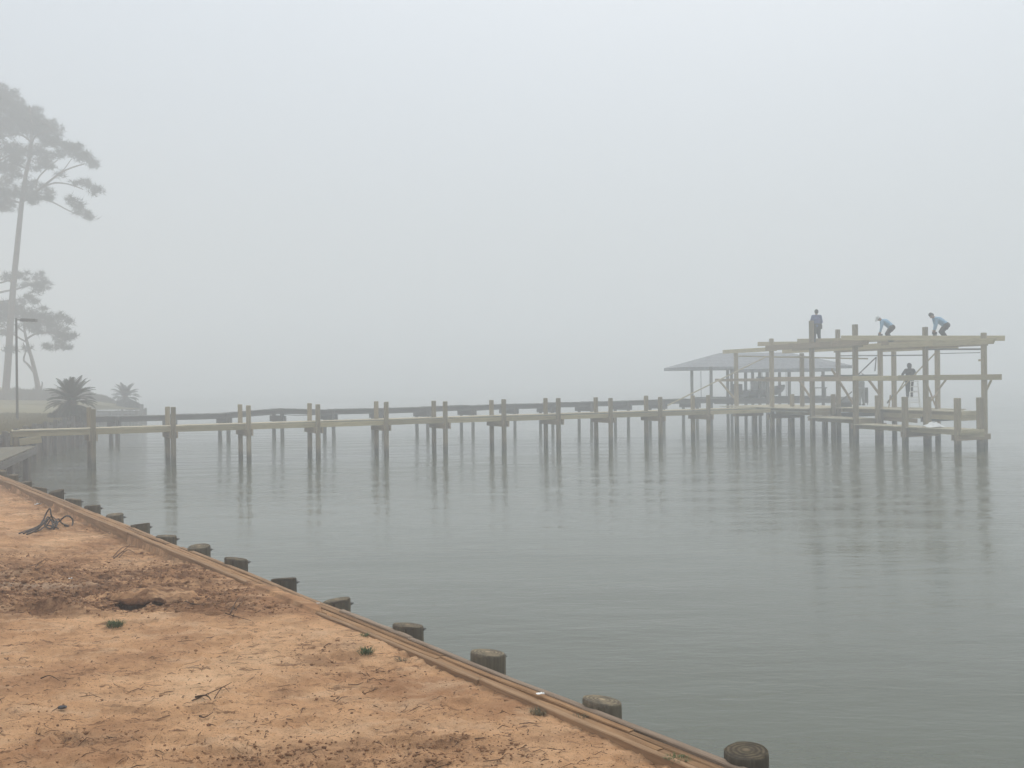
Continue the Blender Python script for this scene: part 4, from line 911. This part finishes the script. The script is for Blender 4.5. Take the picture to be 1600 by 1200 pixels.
# ================================================================== FOREGROUND ON THE SAND
# tangle of cable
cg = G(72, 822, 1.28); cg.z = sz(cg.x, cg.y); ct = thing('cable_tangle', cg, 'tangle of dark cable lying on the sand near the bulkhead', 'cable')
def SP_(px, py, h=0.0):
    g = G(px, py, 1.27); z = sz(g.x, g.y); g = G(px, py, z); return Vector((g.x, g.y, sz(g.x, g.y) + .012 + h))
def cabl(pts, r=.011):
    MB().tube(smoothpath([SP_(x, y, h) for x, y, h in pts], 6), [r] * ((len(pts) - 1) * 6 + 1), 6).build('cable_loop', M['cable'], ct, smooth=True)
cabl([(30, 833, 0), (45, 829, .01), (58, 827, .02), (66, 825, .08), (72, 824, .17), (78, 824, .24), (80, 824, .16), (83, 823, .08), (88, 822, .03), (93, 822, .06), (102, 822, .15), (109, 822, .15), (114, 822, .07), (111, 823, .01), (100, 824, .0)])
cabl([(36, 834, 0), (50, 831, .02), (64, 829, .03), (70, 827, .09), (75, 826, .13), (83, 825, .05), (90, 826, .08), (86, 828, .02), (78, 826, .02)])
cabl([(42, 835, 0), (56, 832, .01), (66, 826, .05), (74, 823, .1), (70, 825, .01), (80, 829, .02), (90, 824, .09), (97, 823, .02), (108, 825, .0)])
cabl([(62, 826, .02), (68, 824, .1), (73, 826, .02), (80, 826, .09), (84, 829, .01), (88, 823, .06), (80, 822, .12), (72, 823, .05)], .009)
cabl([(54, 834, 0), (62, 832, .02), (72, 828, .03), (84, 827, .05), (92, 828, .0)], .009)
# dark stone
def rock(name, px, py, s, label, cat, mat, seed):
    g = SP_(px, py); bm = bmesh.new(); bmesh.ops.create_icosphere(bm, subdivisions=2, radius=1); rr = random.Random(seed)
    for v in bm.verts: k = 1 + rr.uniform(-.15, .15); v.co = Vector((v.co.x * s[0] * k, v.co.y * s[1] * k, v.co.z * s[2] * k))
    me = bpy.data.meshes.new(name); bm.to_mesh(me); bm.free(); me.materials.append(mat)
    return tag(link(bpy.data.objects.new(name, me), None, Matrix.Translation(g + Vector((0, 0, s[2] * .4)))), label, cat)
rock('stone', 97, 1106, (.026, .02, .012), 'dark smooth stone half sunk in the sand near the lower left corner', 'stone', M['stone'], 4)
rock('stone', 306, 1018, (.014, .012, .008), 'small brown pebble on the open sand below the dug hole', 'stone', M['clod'], 5)
# grass tufts
TUFT = [(180, 977, .12, 260, 'bright green grass tuft alone on the sand at the left'), (572, 1022, .10, 160, 'largest green grass tuft beside the bulkhead cap'), (570, 998, .06, 70, 'small green tuft just above the largest one by the cap'),
    (628, 1032, .08, 70, 'sparse dull tuft to the right of the largest one by the cap'), (843, 1112, .10, 140, 'dry tuft against the cap near the white scrap'), (905, 1124, .08, 60, 'tiny grey tuft against the cap right of the dry tuft'), (1057, 1193, .09, 180, 'green tuft under the cap at the bottom edge')]
DRY = leafmat('dry_blade', (.14, .12, .07), (.22, .19, .11))
for i, (px, py, s, n, lab) in enumerate(TUFT):
    g = SP_(px, py); rg = np.random.default_rng(60 + i); th = thing('grass_tuft', g, lab, 'grass', 'grass tufts on the sand'); mb = MB()
    for k in range(n):
        a = rg.uniform(0, 6.28); r_ = rg.random() ** .7 * s * .55; b = Vector((g.x + math.cos(a) * r_, g.y + math.sin(a) * r_ * .8, g.z - .01)); ln = s * rg.uniform(.25, .62); dx = Vector((math.cos(a), math.sin(a), 0)) * ln * rg.uniform(.3, .9)
        sd_ = Vector((-math.sin(a), math.cos(a), 0)) * .0017; mid_ = b + dx * .5 + Vector((0, 0, ln * .6)); tip = b + dx + Vector((0, 0, ln * rg.uniform(.35, .8)))
        q = len(mb.V); mb.V += [tuple(v) for v in (b - sd_, b + sd_, mid_ + sd_, mid_ - sd_, tip)]; mb.F += [(q, q + 1, q + 2, q + 3), (q + 3, q + 2, q + 4)]
    mb.build('blades', DRY if i in (3, 4, 5) else M['grass'], th)
# scraps of paper / foam
def scrap(px, py, s, label, seed, zoff=None):
    if zoff is None: g = SP_(px, py)
    else: g = G(px, py, zoff)
    rg = np.random.default_rng(seed); n = 6; V = []
    for i in range(n):
        for j in range(n): V.append((g.x + (i / 5 - .5) * s * 2 + rg.normal() * s * .12, g.y + (j / 5 - .5) * s + rg.normal() * s * .12, g.z + .008 + abs(rg.normal()) * s * .22))
    tag(mesh('paper_scrap', V, [(i * n + j, (i + 1) * n + j, (i + 1) * n + j + 1, i * n + j + 1) for i in range(n - 1) for j in range(n - 1)], M['white'], None, None, True), label, 'scrap')
scrap(844, 1086, .024, 'white paper scrap on the bulkhead cap boards', 1, CAPZ)
scrap(62, 788, .07, 'crumpled white scrap on the sand behind the cable tangle', 2)
scrap(110, 904, .02, 'small pinkish scrap on the dug soil', 3)
scrap(497, 944, .012, 'tiny white fleck on the cap boards near the middle', 4, CAPZ)
# debris: dead branch pieces
def branch(px, py, parts, label, nm='dead_branch'):
    g = SP_(px, py); th = thing(nm, g, label, 'branch')
    for pts, r0 in parts:
        q = smoothpath([SP_(x, y, h) for x, y, h in pts], 4); MB().tube(q, [.62 * r0 * (1 - .7 * i / (len(q) - 1)) for i in range(len(q))], 6).build('stick', M['twig'], th)
branch(335, 1090, [([(305, 1094, 0), (322, 1094, .01), (330, 1097, 0)], .012), ([(300, 1096, 0), (330, 1089, .01), (352, 1084, .02), (362, 1080, .01)], .007), ([(335, 1091, 0), (348, 1086, .03), (358, 1088, .01)], .006), ([(343, 1090, .01), (347, 1094, 0)], .006)], 'broken dead twig with side shoots on the open sand')
branch(322, 1119, [([(312, 1124, 0), (320, 1119, .01), (333, 1115, 0)], .010)], 'single curled bark strip just below the broken twig')
branch(375, 960, [([(360, 958, 0), (368, 955, .03), (374, 950, .05)], .011), ([(352, 966, 0), (368, 962, .01), (392, 966, 0)], .009), ([(364, 962, 0), (372, 955, .02), (380, 953, .0)], .008)], 'dark splintered root beside the dug hole')
branch(305, 945, [([(290, 949, 0), (300, 945, .008), (322, 944, 0)], .014)], 'short dark stick lying right of the dug hole')
branch(80, 1064, [([(64, 1062, 0), (78, 1064, .01), (93, 1065, 0)], .008)], 'thin dark stick above the dark stone')
branch(195, 868, [([(178, 876, 0), (188, 868, .04), (205, 862, .06)], .014), ([(186, 872, 0), (200, 866, .05), (214, 868, .0)], .010), ([(176, 870, 0), (192, 864, .03), (210, 858, .02)], .009)], 'pile of grey roots beyond the dug soil')
branch(66, 884, [([(56, 890, 0), (64, 884, .03), (74, 878, .03)], .010), ([(62, 890, 0), (70, 883, .02), (76, 880, .03)], .008), ([(40, 893, 0), (54, 887, .02), (66, 882, .02)], .009)], 'light split roots at the left in the dug soil')
# loose crumbs of soil and litter
def scatter_xy(n, rg, px0, px1, py0, py1, power=1.0):
    o_ = []
    while len(o_) < n:
        px = rg.uniform(px0, px1); py = py0 + (py1 - py0) * rg.random() ** power; g = G(px, py, 1.3); d = WR.x * g.x + WR.y * g.y
        if d < 3.47: o_.append((g.x, g.y))
    return np.array(o_)
rg = np.random.default_rng(77)
ico = bmesh.new(); bmesh.ops.create_icosphere(ico, subdivisions=1, radius=1); IV = np.array([v.co[:] for v in ico.verts]); IF = np.array([[v.index for v in f.verts] for f in ico.faces]); ico.free()
pts = np.concatenate([scatter_xy(14000, rg, -40, 1150, 790, 1215, .8), scatter_xy(5000, rg, -40, 480, 860, 965)])
dm = dug_mask(pts[:, 0], pts[:, 1]); keep = rg.random(len(pts)) < (.35 + .65 * dm); pts = pts[keep]; dm = dm[keep]
sz_ = rg.exponential(.0013, len(pts)) + .0014 + dm * rg.exponential(.0045, len(pts)); sz_ = np.minimum(sz_, .03)
zz = sand_z(pts[:, 0], pts[:, 1]); k = len(IV)
rad = sz_[:, None, None] * rg.uniform(.65, 1.35, (len(pts), k, 1)) * np.stack([rg.uniform(.8, 1.5, len(pts)), rg.uniform(.8, 1.3, len(pts)), rg.uniform(.5, .9, len(pts))], -1)[:, None, :]
V = IV[None] * rad + np.stack([pts[:, 0], pts[:, 1], zz + sz_ * .25], -1)[:, None, :]
Fq = (IF[None] + (np.arange(len(pts)) * k)[:, None, None]).reshape(-1, 3)
o = fastmesh('soil_crumbs', V.reshape(-1, 3), Fq, M['clod']); tag(o, 'loose crumbs and clods of soil scattered over the sand', 'soil', kind='stuff')
pts = scatter_xy(520, rg, -40, 1150, 780, 1215, .75); mb = MB()
for x, y in pts:
    a = rg.normal() * .8 + .2; L = rg.exponential(.03) + .012; L = min(L, .2); tk = rg.uniform(.35, 1.0); z0 = sz(x, y); e = Vector((math.cos(a), math.sin(a), 0)) * L; z1 = sz(x + e.x, y + e.y); md = sz(x + e.x / 2, y + e.y / 2); bnd = Vector((-e.y, e.x, 0)) * rg.normal() * .2
    mb.tube([Vector((x, y, z0 + .003)), Vector((x, y, md + .006 + rg.random() * .006)) + e / 2 + bnd, Vector((x, y, z1 + .003)) + e], [.0022 * tk, .0028 * tk, .0010 * tk], 4)
o = mb.build('twig_litter', M['twig']); tag(o, 'thin twigs, straw and root bits scattered over the sand', 'litter', kind='stuff')

# ================================================================== FOG
hz = mesh('haze', boxv(-430, 430, -90, 530, -2.2, 34.5), BOXF, M['white']); hz.data.materials.clear()
hm = bpy.data.materials.new('fog'); hm.use_nodes = True; ht = hm.node_tree; ht.nodes.clear(); ho = ht.nodes.new('ShaderNodeOutputMaterial'); hv = ht.nodes.new('ShaderNodeVolumePrincipled')
hv.inputs['Color'].default_value = (.965, .985, 1.0, 1); hv.inputs['Density'].default_value = HAZE_DENSITY; hv.inputs['Anisotropy'].default_value = .2
hv.inputs['Density Attribute'].default_value = ''; hm.cycles.homogeneous_volume = True
ht.links.new(hv.outputs[0], ho.inputs['Volume']); hz.data.materials.append(hm)
tag(hz, 'pale grey fog hanging over the water', 'fog', kind='stuff')
